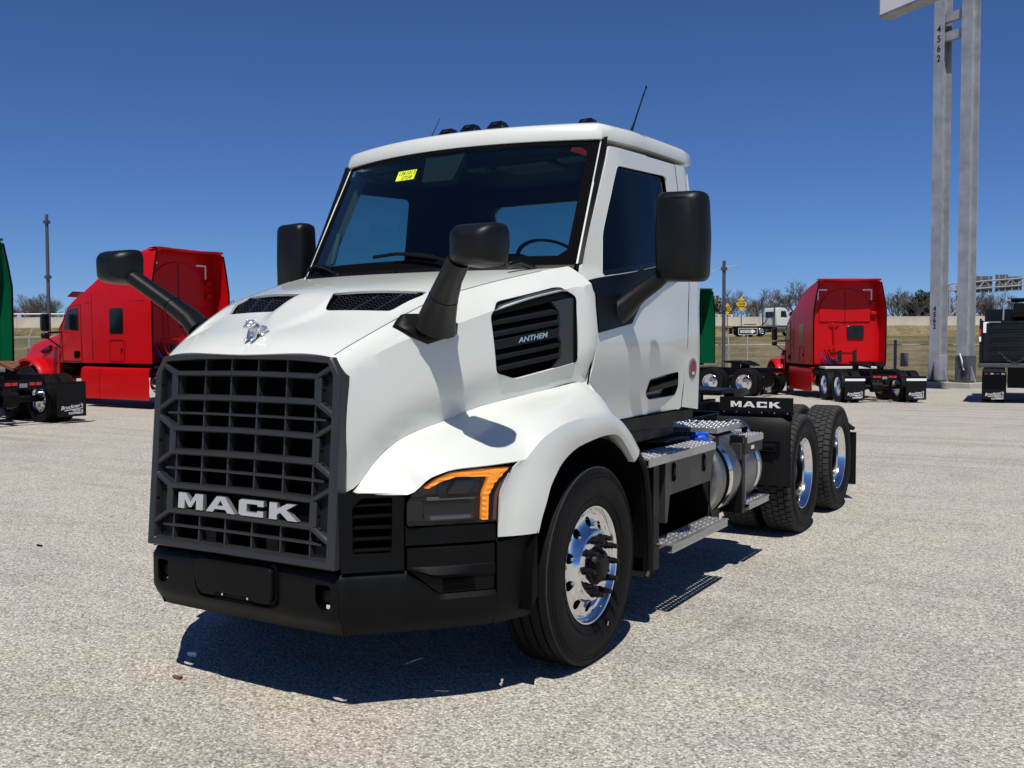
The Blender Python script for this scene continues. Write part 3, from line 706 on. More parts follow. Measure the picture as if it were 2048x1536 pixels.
LET = {'M': [[(0, 0), (.30, 0), (.30, .62), (.50, .12), (.62, .12), (.84, .64), (.84, 0), (1.16, 0), (1.16, 1), (.80, 1), (.58, .45), (.36, 1), (0, 1)]],
       'A': [[(-.04, 0), (.28, 0), (.36, .20), (.84, .20), (.93, 0), (1.27, 0), (.80, 1), (.43, 1)]],
       'C': [[(.10, 0), (1.06, 0), (1.06, .36), (.80, .36), (.80, .25), (.34, .25), (.34, .75), (.80, .75), (.80, .64), (1.06, .64), (1.06, 1), (.10, 1), (0, .9), (0, .1)]],
       'K': [[(0, 0), (.32, 0), (.32, .30), (.46, .43), (.78, 0), (1.18, 0), (.70, .62), (1.10, 1), (.72, 1), (.32, .64), (.32, 1), (0, 1)]]}
AH = [(.47, .42), (.74, .42), (.61, .76)]
def letters(place, w, h, depth, mat, parent, name='letter', gaps=((0, 'M'), (.255, 'A'), (.527, 'C'), (.775, 'K')), sc=.19):
    for x0, ch in gaps:
        b = MB()
        poly = LET[ch][0]; fn0 = lambda a, c: place((x0 + a * sc) * w, c * h, depth); fn1 = lambda a, c: place((x0 + a * sc) * w, c * h, 0)
        holes = [AH] if ch == 'A' else []
        b.cdt(poly, holes, 5.0, fn0, estep=9); 
        for L in [poly] + holes:
            n = len(L); b.add([fn0(*q) for q in L] + [fn1(*q) for q in L], [(i, (i + 1) % n, n + (i + 1) % n, n + i) for i in range(n)])
        mk(name, b, mat, parent, smooth=0, merge=1e-5, label='letter ' + ch)
letters(lambda a, c, d: gq(-.383 + a, .862 + c, -.012 + d), .757, .073, .022, MAT['silver'], grille)

# ---- hood ornament
b = MB(); b.v = []; bx, by, bz = 0.0, -1.155, 1.672
def blob(m, c, r, n=10):
    rows = []
    for i in range(7):
        t = pi * i / 6; rows.append([(c[0] + r[0] * sin(t) * cos(2 * pi * k / n), c[1] + r[1] * sin(t) * sin(2 * pi * k / n), c[2] + r[2] * cos(t)) for k in range(n)])
    m.grid(rows, cv=True)
og = MB()
blob(og, (0, .022, .022), (.026, .034, .026)); blob(og, (0, -.004, .048), (.024, .024, .032)); blob(og, (0, -.018, .082), (.022, .022, .021)); blob(og, (0, -.038, .076), (.019, .014, .014))
for s in (1, -1):
    blob(og, (s * .021, -.010, .094), (.006, .005, .008)); og.tube([(s * .013, -.014, .045), (s * .015, -.03, .018), (s * .015, -.038, .004)], [.010, .008, .007], 8); blob(og, (s * .015, -.046, .005), (.008, .014, .006)); blob(og, (s * .022, .018, .008), (.010, .026, .010))
og.xf(Matrix.Translation((bx, by, bz)) @ Matrix.Rotation(radians(20), 4, 'X') @ Matrix.Diagonal((1.25, 1.2, .84, 1)))
mk('hood_ornament', og, MAT['silver'], T, smooth=60, merge=0, label='chrome seated bulldog ornament')

# ---- cab
def xd(y, z):
    k_ = 1 - .8 * sstep(1.2, 1.58, y); x = 1.07 - .05 * k_ * sstep(1.62, 1.18, z) + .018 * k_ * sstep(1.9, 1.62, z) * sstep(1.3, 1.62, z)
    if z > 1.96: x -= .13 * (z - 1.99) * sstep(1.96, 2.08, z)
    x -= .085 * sstep(.75, .15, y) * sstep(1.90, 2.02, z)
    return x
DO = [(.178, 1.966), (.235, 2.056), (.405, 2.36), (.612, 2.742), (1.12, 2.768), (1.592, 2.786), (1.590, 2.0), (1.558, 1.62), (1.497, 1.222), (1.46, 1.206), (.536, 1.195), (.295, 1.278), (.168, 1.358), (.160, 1.42), (.194, 1.68), (.188, 1.90)]
WN = rounded([(.402, 1.998), (.453, 2.239), (.548, 2.423), (.672, 2.640), (1.405, 2.683), (1.44, 2.14)], .035, 4)
WN2 = rounded([(.45, 2.03), (.48, 2.239), (.57, 2.423), (.69, 2.630), (1.27, 2.66), (1.28, 2.14)], .05, 4)
DH = rounded([(.966, 1.326), (.99, 1.414), (1.416, 1.450), (1.436, 1.358), (1.397, 1.300), (1.03, 1.290)], .02, 3)
def cab_side(s):
    fl = (lambda m: m) if s > 0 else (lambda m: m.flipx())
    b = MB(); b.cdt(DO, [WN, DH], .06, lambda y, z: (xd(y, z), y, z), estep=.05)
    door = mk('door', fl(b), W_, T, smooth=40, solid=.02)
    # raised surround of the window
    n = len(WN); c = (.85, 2.33); out = [(lerp(c[0], y, 1.0) + (.045 if y > c[0] else -.045) * 1.0, z + (.045 if z > c[1] else -.01)) for y, z in WN]
    b = MB(); b.grid([[(xd(y, z) + .001, y, z) for y, z in WN], [(xd(y, z) - .022, y, z) for y, z in WN]], cv=True); mk('window_reveal', fl(b), W_, door, smooth=40)
    b = MB(); b.cdt(WN, [], .12, lambda y, z: (xd(y, z) - .020, y, z)); mk('window', fl(b), MAT['side_glass'], door, smooth=60)
    b = MB(); b.tube([(xd(y, z) - .015, y, z) for y, z in WN] + [(xd(*WN[0]) - .015, *WN[0])], .007, 6); mk('window_seal', fl(b), VB, door)
    # black quarter panel carrying the mirror
    bp = [(.190, 1.960), (.398, 1.992), (1.06, 2.088), (1.438, 2.136), (1.43, 2.06), (1.123, 2.0), (.806, 1.871), (.70, 1.795), (.632, 1.742), (.204, 1.688), (.197, 1.90)]
    b = MB(); b.cdt(bp, [], .07, lambda y, z: (xd(y, z) + .006, y, z)); mk('mirror_panel', fl(b), BP, door, solid=.008)
    # handle pocket
    n = len(DH); b = MB(); rim = [(xd(y, z) + .002, y, z) for y, z in DH]; lo = [(xd(y, z) - .045, y, z) for y, z in DH]
    b.add(rim + lo, [(i, (i + 1) % n, n + (i + 1) % n, n + i) for i in range(n)] + [tuple(range(n, 2 * n))]); dh = mk('handle_pocket', fl(b), MAT['gloss_black'], door)
    b = MB(); b.prism([(1.00, 1.335), (1.00, 1.372), (1.425, 1.405), (1.425, 1.365)], lambda y, z: (xd(y, z) + .006, y, z), lambda y, z: (xd(y, z) - .02, y, z)); mk('door_handle', fl(b), BP, door, bevel=.006)
    # door gap shadow lines
    b = MB(); b.tube([(xd(y, z) - .004, y, z) for y, z in DO[4:9]], .006, 5); b.tube([(xd(y, z) - .004, y, z) for y, z in DO[9:] + DO[:1]], .005, 5); mk('door_gap', fl(b), VB, door)
    # panel behind the door
    b = MB(); SP = [(1.597, 2.788), (1.87, 2.80), (1.838, 2.0), (1.815, 1.6), (1.79, 1.19), (1.504, 1.222), (1.565, 1.62), (1.597, 2.0)]
    b.cdt(SP, [], .06, lambda y, z: (xd(y, z) - .03 * sstep(1.79, 1.85, y), y, z), estep=.05); mk('cab_corner', fl(b), W_, T, smooth=40, solid=.02)
    # sill
    b = MB(); b.prism([(.50, 1.197), (.62, 1.120), (1.30, 1.108), (1.42, 1.12), (1.47, 1.13), (1.77, 1.135), (1.77, 1.188), (1.46, 1.203)], lambda y, z: (1.035, y, z), lambda y, z: (.9, y, z)); mk('sill', fl(b), BP, T, bevel=.006)
    # A pillar: white strip and black trim
    def edge(v, d):  # along the windscreen edge
        q = ws(1, v); dy_ = lerp(.234, .606, min(1, v)); dq = Vector((xd(dy_, q[2]) - q[0], dy_ - q[1], 0)); return (q[0] + dq.x * d, q[1] + dq.y * d, q[2])
    for nm, d0, d1, o, mt in (('pillar_strip', -.05, .22, .005, W_), ('pillar_trim', .2, 1.0, .0015, BP)):
        b = MB(); b.grid([[(edge(v, lerp(d0, d1, k / 3))[0] + o, edge(v, lerp(d0, d1, k / 3))[1], edge(v, lerp(d0, d1, k / 3))[2]) for k in range(4)] for v in [i / 8 * 1.02 for i in range(9)]]); mk(nm, fl(b), mt, T)
    return door
def ws(u, v):
    x = u * (.947 - .044 * v); y = .222 - .225 * (1 - u * u) + v * .39; z = 2.058 + v * .724 + .008 * (1 - u * u) * v
    return (x, y, z)
doors = [cab_side(s) for s in (1, -1)]
# windscreen
b = MB(); b.grid([[ws(lerp(-1, 1, i / 24), j / 10) for i in range(25)] for j in range(11)])
wsc = mk('windscreen', b, MAT['windshield_glass'], T, smooth=60)
b = MB()
def wso(u, v, o): q = ws(u, v); return (q[0], q[1] - o * .9, q[2] + o * .4)
def strip(u0, v0, u1, v1, n=20):
    b.grid([[wso(lerp(u0[0], u1[0], i / n), lerp(v0, v1, t), .003) if False else wso(lerp(u0[0], u0[1], i / n), lerp(v0, v1, t), .003) for t in (0, 1)] for i in range(n + 1)])
strip((-1, 1), -.02, (0, 0), .06); strip((-1, 1), .955, (0, 0), 1.0)
for s in (1, -1):
    b.grid([[wso(s * lerp(.945, 1.0, t), lerp(.058, .957, j / 10), .003) for t in (0, 1)] for j in range(11)])
    b.add([wso(s * .946, .058, .003), wso(s * .90, .058, .003), wso(s * .946, .11, .003)], [(0, 1, 2)])
mk('frit_band', b, VB, wsc, smooth=60)
# cowl under the windscreen
b = MB(); rows = []
for i in range(25):
    u = lerp(-1, 1, i / 24); q = ws(u, -.015); hy = yr(abs(u) * .98) + .0
    rows.append([(q[0], q[1] - .004, q[2] + .004), (q[0], q[1] - .03, q[2] - .03), (q[0] * .99, min(q[1] - .05, hy + .10 if abs(u) < .9 else 9), q[2] - .065), (q[0] * .98, q[1] - .16, q[2] - .085)])
b.grid(rows); cowl = mk('cowl', b, BP, T, smooth=50)
for u in (-.72, -.45, -.05, .3, .80):
    q = ws(u, -.03); m = MB(); m.lathe([(0, .0), (0, .009), (.012, .011)], (0, 0, 0), 'z', 10); m.xf(frame((q[0], q[1] - .02, q[2] - .012), (1, 0, 0), (0, .6, .8))); mk('cowl_bolt', m, MAT['dark_inset'], cowl)
m = MB(); q = ws(.80, -.03); m.box((q[0], q[1] - .04, q[2] - .02), (.05, .04, .035)); mk('washer_nozzle', m, BP, cowl, bevel=.008)
# roof
def outline(d):
    pts = []
    n = 40
    for i in range(n + 1):
        u = lerp(-1, 1, i / n); q = ws(u, 1.0); pts.append((q[0] * 1.02, q[1] - .012 + .0))
    side = []
    for i in range(1, 16): side.append((lerp(.935, .972, min(1, i / 4)), lerp(.64, 1.86, i / 16)))
    full = pts + side + [(.962, 1.90), (.93, 1.925)] + [(lerp(.9, -.9, i / 20), 1.93) for i in range(21)] + [(-.93, 1.925), (-.962, 1.90)] + [(-x, y) for x, y in reversed(side)]
    cx, cy = 0, 1.2; out = []
    for x, y in full: out.append((x * (1 - d / .97), cy + (y - cy) * (1 - d / .78)))
    return out
rz = lambda y: .042 * sstep(.3, 1.9, y)
b = MB(); rows = []
for d, z in ((.02, 2.775), (0, 2.782), (-.002, 2.80), (.008, 2.848), (.016, 2.862), (.028, 2.873), (.05, 2.882), (.15, 2.905), (.28, 2.922), (.5, 2.935)):
    rows.append([(x, y, z + rz(y) * (1.0)) for x, y in outline(d)])
b.grid(rows, cv=True); b.ngon(rows[-1]); b.ngon(rows[0][::-1])
roof = mk('roof', b, W_, T, smooth=50)
for x, y in ((-.19, .70), (0, .665), (.19, .675), (.70, .865), (-.70, .865)):
    z0 = 2.937 + rz(y) if abs(x) < .5 else 2.925 + rz(y)
    m = MB(); sx_ = .062
    bot = [(-.062, -.05), (.062, -.05), (.062, .05), (-.062, .05)]; top = [(-.036, -.026), (.036, -.026), (.036, .032), (-.036, .032)]
    m.add([(x + a, y + c, z0 - .012) for a, c in bot] + [(x + a, y + c, z0 + .034) for a, c in top], [(3, 2, 1, 0), (4, 5, 6, 7)] + [(i, (i + 1) % 4, 4 + (i + 1) % 4, 4 + i) for i in range(4)])
    ml = mk('marker_lamp', m, MAT['lamp_black'], roof, bevel=.006)
    m = MB(); m.add([(x - .02, y - .0445, z0 + .010), (x + .02, y - .0445, z0 + .010), (x + .015, y - .036, z0 + .024), (x - .015, y - .036, z0 + .024)], [(0, 1, 2, 3)]); mk('lamp_lens', m, MAT['lamp_grey'], ml)
for path, r in (([(.925, 1.0, 2.90), (.945, 1.0, 2.95), (.985, 1.0, 3.06), (1.018, 1.0, 3.145)], [.010, .006, .005, .004]), ([(-.541, 1.0, 2.93), (-.541, 1.0, 3.018), (-.466, 1.0, 3.136)], [.004, .003, .0022])):
    m = MB(); m.tube(path, r, 6)
    if r[0] > .005: blob(m, (1.0, 1.0, 3.10), (.007, .007, .010), 6); blob(m, (1.018, 1.0, 3.145), (.007, .007, .012), 6)
    mk('antenna', m, MAT['gloss_black'], roof)
# back wall and interior
RW = rounded([(-.50, 2.18), (-.56, 2.60), (-.51, 2.64), (.18, 2.64), (.22, 2.60), (.20, 2.18)], .03, 3)
b = MB(); b.cdt([(-1.02, 1.19), (1.02, 1.19), (1.045, 2.0), (.95, 2.80), (-.95, 2.80), (-1.045, 2.0)], [RW], .25, lambda x, z: (x, 1.838, z)); bw = mk('back_wall', b, W_, T, solid=-.02)
b = MB(); b.cdt(RW, [], .4, lambda x, z: (x, 1.83, z)); mk('rear_window', b, MAT['side_glass'], bw)
ID = MAT['interior_dark']
b = MB(); b.cdt([(-1.0, 1.19), (1.0, 1.19), (1.02, 2.0), (.93, 2.77), (-.93, 2.77), (-1.02, 2.0)], [RW], .3, lambda x, z: (x, 1.79, z))
b.grid([[(x, y, z) for x, y, z in ((-.93, 1.79, 2.745), (.93, 1.79, 2.745))], [(-.90, .66, 2.735), (.90, .66, 2.735)]])
b.bb(-1.0, 1.0, .25, 1.79, 1.20, 1.25); b.bb(-1.0, 1.0, .18, .24, 1.22, 1.9)
mk('cab_lining', b, ID, T, smooth=20)
b = MB(); b.add([ws(u, .965)[:1] + (ws(u, .965)[1] + .02, 2.742) for u in [lerp(-.97, .97, i / 12) for i in range(13)]] + [(lerp(-.9, .9, i / 12), .72, 2.74) for i in range(13)], [(i, i + 1, 14 + i, 13 + i) for i in range(12)]); mk('header_lining', b, ID, T)
for s in (1, -1):
    b = MB(); b.cdt([(.25, 1.25), (.25, 2.05), (.62, 2.725), (1.79, 2.76), (1.79, 1.25)], [WN2], .2, lambda y, z: (xd(y, z) - .055, y, z)); b = b if s > 0 else b.flipx(); mk('door_lining', b, ID, doors[0] if s > 0 else doors[1])
    b = MB(); b.grid([[(ws(1, v)[0] - .02, ws(1, v)[1] + .03, ws(1, v)[2]), (ws(1, v)[0] - .045, ws(1, v)[1] + .13, ws(1, v)[2])] for v in [0, .25, .5, .75, .98]]); mk('pillar_lining', b if s > 0 else b.flipx(), MAT['interior_grey'], T)
    b = MB(); b.tube([(s * .90, .40, 2.14), (s * .89, .42, 2.22), (s * .89, .46, 2.34)], .018, 8); mk('grab_handle', b, MAT['interior_grey'], T)
b = MB(); prof = [(.04, 2.03), (.25, 2.075), (.52, 2.085), (.66, 2.04), (.70, 1.95), (.68, 1.6), (.30, 1.4)]
b.grid([[(x, y - .0 + (.20 * (x / .95) ** 2 if y < .3 else 0), z) for y, z in prof] for x in [lerp(-.93, .93, i / 16) for i in range(17)]]); mk('dashboard', b, ID, T, smooth=50)
m = MB(); m.lathe([(.0, .215), (.012, .228), (.0, .241), (-.012, .228)], (0, 0, 0), 'z', 36, close=True)
for k in range(3): m.tube([(0, 0, 0), (.22 * cos(k * 2.094 + pi / 2), .22 * sin(k * 2.094 + pi / 2), 0)], .013, 6)
m.lathe([(-.02, 0), (-.02, .07), (.015, .06), (.02, 0)], (0, 0, 0), 'z', 16)
m.xf(Matrix.Translation((.50, .80, 2.10)) @ Matrix.Rotation(radians(-38), 4, 'X')); mk('steering_wheel', m, MAT['gloss_black'], T, smooth=50)
m = MB(); m.tube([(.50, .80, 2.10), (.50, .60, 1.86)], .04, 8); mk('steering_column', m, ID, T)
for x in (.50, -.50):
    m = MB(); m.bb(x - .26, x + .26, 1.12, 1.62, 1.62, 1.78); st = mk('seat', m, MAT['seat_fabric'], T, bevel=.05, seg=3)
    m = MB(); m.box((x, 1.66, 2.0), (.50, .14, .56), Matrix.Rotation(radians(-10), 3, 'X')); mk('backrest', m, MAT['seat_fabric'], st, bevel=.05, seg=3)
    m = MB(); m.box((x, 1.70, 2.34), (.28, .10, .16), Matrix.Rotation(radians(-10), 3, 'X')); mk('headrest', m, MAT['seat_fabric'], st, bevel=.04, seg=3)
    m = MB(); m.bb(x - .2, x + .2, 1.1, 1.5, 1.25, 1.62); mk('seat_base', m, ID, st)
for x0, x1, y0, y1 in ((.10, .46, .80, 1.05), (.56, .74, .74, .84), (-.10, .03, .78, .86)):
    mk('overhead_console', MB().bb(x0, x1, y0, y1, 2.715, 2.733), MAT['interior_grey'], T)
m = MB(); m.prism([(-.12, .72), (.12, .72), (.16, .98), (-.16, .98)], lambda u, v: tuple(Vector(ws(u, v)) + Vector((0, .05, -.03))), lambda u, v: tuple(Vector(ws(u, v)) + Vector((0, .008, -.004)))); mk('camera_housing', m, ID, wsc, bevel=.004)
# price sticker
q0 = Vector(ws(-.235, .80))
def sticker():
    t0 = Vector(ws(-.20, .80)) - Vector(ws(-.30, .80)); t1 = Vector(ws(-.25, .85)) - Vector(ws(-.25, .75))
    o = Vector(ws(-.262, .792)); M = frame(o + Vector((0, -.006, .003)), t0, t1)
    m = MB(); m.bb(-.075, .075, -.035, .035, 0, .001); s_ = mk('price_sticker', m.xf(M), MAT['sticker_yellow'], wsc)
    a = textmb('1361013', .040, .0004, shear=.15); a.xf(M @ Matrix.Translation((0, .015, .0018))); mk('sticker_writing', a, MAT['ink'], wsc, smooth=0)
    a = textmb('27238', .034, .0004, shear=.15); a.xf(M @ Matrix.Translation((.01, -.018, .0018))); mk('sticker_writing', a, MAT['ink'], wsc, smooth=0)
sticker()
m = MB(); q = [ws(.84, .915), ws(.935, .875), ws(.935, .91), ws(.90, .945), ws(.845, .95)]; m.ngon([(a, c + .008, d - .004) for a, c, d in q]); mk('red_sticker', m, MAT['decal_red'], wsc)
# wipers
for s, (ua, ub) in ((1, (.30, -.18)), (-1, (-.62, -1.0))):
    m = MB()
    if s > 0: path = [ws(.36, -.02), ws(.22, .035), ws(.02, .075), ws(-.10, .085)]; bl = [ws(.20, .06), ws(.05, .088), ws(-.1, .10), ws(-.28, .085)]
    else: path = [ws(-.55, -.05), ws(-.70, .01), ws(-.82, .045)]; bl = [ws(-.66, .02), ws(-.78, .05), ws(-.9, .065), ws(-.985, .03)]
    m.tube([(a, c - .035, d + .02) for a, c, d in path], .009, 6); m.tube([(a, c - .02, d + .012) for a, c, d in bl], .010, 6); blob(m, tuple(Vector(path[0]) + Vector((0, -.03, .01))), (.02, .02, .02), 8)
    mk('wiper', m, BP, T, smooth=50)
# round sticker on the cab corner
def disc(y, z, r0, r1, o, mat, nm):
    m = MB(); n = 24; P = lambda r, k: (xd(y + r * cos(2 * pi * k / n), z + r * sin(2 * pi * k / n)) + o, y + r * cos(2 * pi * k / n), z + r * sin(2 * pi * k / n))
    if r0 > 0: m.grid([[P(r0, k) for k in range(n)], [P(r1, k) for k in range(n)]], cv=True)
    else: m.ngon([P(r1, k) for k in range(n)])
    return mk(nm, m, mat, T)
disc(1.662, 1.464, .0, .068, .004, MAT['sticker_ring'], 'round_sticker'); disc(1.662, 1.464, .0, .052, .0055, MAT['sticker_red'], 'sticker_centre')
mk('sticker_patch', MB().bb(xd(1.66, 1.46) + .0065, xd(1.66, 1.46) + .0072, 1.64, 1.678, 1.425, 1.443), MAT['letter_white'], T)

# ---- mirrors
def door_mirror(s):
    fl = (lambda m: m) if s > 0 else (lambda m: m.flipx())
    m = MB(); rows = []
    for (d, ix, iz) in ((.0, .030, .04), (.015, .012, .018), (.045, .0, .004), (.11, .0, .0), (.15, .006, .006), (.155, .016, .016)):
        ring = rounded([(1.268 + ix, 1.968 + iz), (1.538 - ix * 1.6, 1.962 + iz), (1.545 - ix * 1.6, 2.20), (1.535 - ix * 1.6, 2.448 - iz), (1.272 + ix, 2.455 - iz), (1.262 + ix, 2.20)], .045, 4)
        rows.append([(x, .505 + d + .035 * ((x - 1.40) / .14) ** 2 * (1 if x > 1.4 else .25), z) for x, z in ring])
    m.grid(rows, cv=True); m.ngon(rows[0][::-1])
    o = mk('door_mirror', fl(m), MAT['mirror_plastic'], T, smooth=60)
    m = MB(); m.ngon([(x, .655, z) for x, z in rounded([(1.285, 1.985), (1.52, 1.982), (1.525, 2.43), (1.288, 2.435)], .03, 3)]); mk('mirror_glass', fl(m), MAT['chrome'], o)
    m = MB(); path = [(1.05, .50, 1.79), (1.10, .52, 1.83), (1.18, .555, 1.91), (1.27, .58, 1.975), (1.33, .58, 2.02)]
    rows = []
    for i, q in enumerate(path):
        a, c = [(.085, .075), (.075, .066), (.055, .05), (.045, .045), (.04, .04)][i]
        rows.append([(q[0] - .3 * c * sin(k * pi / 6) , q[1] + a * cos(k * pi / 6), q[2] + c * sin(k * pi / 6)) for k in range(12)])
    m.grid(rows, cv=True); m.ngon(rows[0]); m.ngon(rows[-1]); mk('mirror_arm', fl(m), MAT['mirror_plastic'], o, smooth=60)
def hood_mirror(s):
    fl = (lambda m: m) if s > 0 else (lambda m: m.flipx())
    m = MB(); rows = []
    for (y, kx_, kz_) in ((-1.128, .22, .34), (-1.124, .42, .50), (-1.112, .62, .68), (-1.088, .80, .84), (-1.055, .93, .94), (-1.015, .99, .99), (-.985, 1.0, 1.0), (-.975, .985, .98), (-.972, .94, .93)):
        cx, cz = 1.13 + (1 - kx_) * .012, 2.044 - (1 - kz_) * .012
        ring = rounded([(-.124, -.075), (.0, -.094), (.117, -.082), (.127, .058), (.105, .092), (-.098, .092), (-.127, .062)], .03, 4)
        rows.append([(cx + a * kx_, y, cz + c * kz_) for a, c in ring])
    m.grid(rows, cv=True); m.ngon(rows[0][::-1])
    o = mk('hood_mirror', fl(m), MAT['mirror_plastic'], T, smooth=70)
    m = MB(); m.ngon([(1.13 + a * .86, -.974, 2.044 + c * .86) for a, c in rounded([(-.125, -.080), (.105, -.085), (.118, .06), (.09, .092), (-.10, .094), (-.128, .06)], .03, 3)]); mk('mirror_glass', fl(m), MAT['chrome'], o)
    # stalk
    st = [((.765, -.81, 1.705), (.105, .050)), ((.80, -.84, 1.765), (.088, .044)), ((.87, -.90, 1.84), (.070, .038)), ((.95, -.965, 1.915), (.056, .034)), ((1.03, -1.02, 1.985), (.052, .034))]
    m = MB(); rows = []
    for (q, (a, c)) in st:
        e1 = Vector((.36, .93, -.08)).normalized(); ax = Vector((.62, -.50, .62)).normalized(); e2 = ax.cross(e1).normalized()
        rows.append([tuple(Vector(q) + e1 * a * 1.08 * cos(k * pi / 8) + e2 * c * 1.25 * sin(k * pi / 8)) for k in range(16)])
    m.grid(rows, cv=True); m.ngon(rows[-1]); mk('mirror_stalk', fl(m), MAT['mirror_plastic'], o, smooth=60)
    m = MB(); jr = [tuple(Vector(q).lerp(Vector(w), .0) ) for q, w in zip(rows[2], rows[2])]; m.tube(jr + jr[:1], .0022, 5); mk('stalk_joint', fl(m), VB, o)
    # base pad on the hood flank
    m = MB(); P0 = [(-.955, 1.712), (-.90, 1.660), (-.83, 1.632), (-.69, 1.672), (-.685, 1.72), (-.74, 1.768), (-.90, 1.765)]
    def nb(y, z, o_):
        if z > kz(y): t = min(1, (z - kz(y)) / max(.01, sz(y) - kz(y))); x = lerp(kx(y), sx(y), t) + .01
        else: x = kx(y) + .012
        return (x + o_ * .85, y, z + o_ * .35)
    r0 = [nb(y, z, 0.0) for y, z in resample(P0, .05)]; c0 = Vector((-.80, 1.708))
    r1 = [nb(lerp(c0[0], y, .97), lerp(c0[1], z, .97), .022) for y, z in resample(P0, .05)]; r2 = [nb(lerp(c0[0], y, .80), lerp(c0[1], z, .76), .030) for y, z in resample(P0, .05)]
    m.grid([r0, r1, r2], cv=True); m.ngon(r2); mk('mirror_base', fl(m), BP, o, smooth=40)
for s in (1, -1): door_mirror(s); hood_mirror(s)
# bracket tube between hood and cowl
m = MB(); m.tube([(.73, -.12, 2.035), (.76, -.05, 2.055), (.80, .03, 2.03)], .016, 8); mk('hood_latch', m, MAT['gloss_black'], T)
# ---- wheels (axis along X, outer face towards +X)
def holed_disc(prof, rin, rout, rh, hr, n=10, seg=3):
    b = MB()
    fr = lambda r, a: (prof(r), r * sin(a), r * cos(a))
    for k in range(n):
        a0 = 2 * pi * k / n; w = pi / n; N = 24
        circ = [(rh + hr * cos(2 * pi * i / N), hr * sin(2 * pi * i / N) / rh) for i in range(N)]
        def edge(i):
            t = 2 * pi * i / N; dx, dy = cos(t), sin(t)
            sx_ = ((rout - rh) if dx > 0 else (rh - rin)) / max(1e-6, abs(dx)); sy_ = w * rh / max(1e-6, abs(dy)); q = min(sx_, sy_)
            return (rh + dx * q, dy * q / rh)
        ed = [edge(i) for i in range(N)]
        rows = []
        for j in range(seg + 1):
            t = j / seg; rows.append([fr(lerp(c[0], e[0], t), a0 + lerp(c[1], e[1], t)) for c, e in zip(circ, ed)])
        b.grid(rows, cv=True)
        b.grid([[fr(c[0], a0 + c[1]) for c in circ], [(prof(rh) - .03, *fr(c[0], a0 + c[1])[1:]) for c in circ]], cv=True)
    return b
def tyre_prof(R, grooves):
    p = [(.100, .293), (.118, .302), (.132, .33), (.145, .385), (.146, .42), (.141, .46), (.134, .482), (.130, R - .012), (.122, R - .003)]
    for g in grooves: p += [(g + .006, R + .0), (g + .0045, R - .014), (g - .0045, R - .014), (g - .006, R + .0)]
    p += [(-.122, R - .003), (-.130, R - .012), (-.134, .482), (-.141, .46), (-.146, .42), (-.145, .385), (-.132, .33), (-.118, .302), (-.100, .293)]
    return p
def build_front_wheel():
    pf = pchip([(.085, .142), (.165, .142), (.178, .135), (.195, .110), (.215, .098), (.245, .090), (.262, .094)])
    b = holed_disc(pf, .176, .262, .219, .0265)
    b.lathe([(pf(.262), .262), (.088, .270), (.096, .281), (.112, .286), (.120, .292), (.122, .299), (.114, .302), (.09, .30)], n=64)
    b.lathe([(pf(.176), .176), (pf(.165), .165), (.142, .12), (.142, .095)], n=64)
    w = mk('wheel', b, MAT['polished_aluminium'], None, smooth=35)
    t = MB(); t.lathe(tyre_prof(.507, (.082, .028, -.028, -.082)), n=96)
    ty = mk('tyre', t, MAT['rubber'], w, smooth=40)
    t = MB()
    for k in range(120):      # shoulder sipes worn grey
        pass
    t.lathe([(.1215, .5035), (.1285, .4975), (.1315, .489)], n=96); mk('tyre_shoulder', t, MAT['tread_rubber'], w, smooth=40)
    t = MB()
    for r_ in (.332, .335, .452, .468): t.lathe([(.0, r_), (.0, r_ + .002)], n=4) if False else None
    for r_, hh in ((.345, .1375), (.455, .1425), (.472, .1385)): t.lathe([(hh, r_ - .002), (hh + .0025, r_), (hh, r_ + .002)], n=72)
    mk('sidewall_rib', t, MAT['rubber'], w, smooth=60)
    h = MB(); h.lathe([(.142, .098), (.150, .098), (.155, .085), (.175, .080), (.182, .072), (.186, .05), (.192, .045), (.194, 0)], n=32)
    for k in range(6): blob(h, (.18, .066 * sin(k * pi / 3), .066 * cos(k * pi / 3)), (.012, .010, .010), 6)
    mk('hub', h, CB, w, smooth=35)
    nut = MB(); nut.lathe([(.142, .0), (.142, .021), (.150, .021), (.152, .0165), (.182, .0165), (.184, .012), (.190, .012), (.192, .0135), (.206, .0125), (.208, 0)], n=8)
    me = mesh('lug_nut', nut, MAT['chassis_black'], 30)
    for k in range(10):
        a = 2 * pi * (k + .5) / 10; link('lug_nut', me, w, (0, .1425 * sin(a), .1425 * cos(a)))
    m = MB(); m.box((.1455, .36 * sin(2.75), .36 * cos(2.75)), (.001, .022, .012), Matrix.Rotation(-2.75 + .6, 3, 'X')); mk('sidewall_mark', m, MAT['letter_white'], w)
    return w
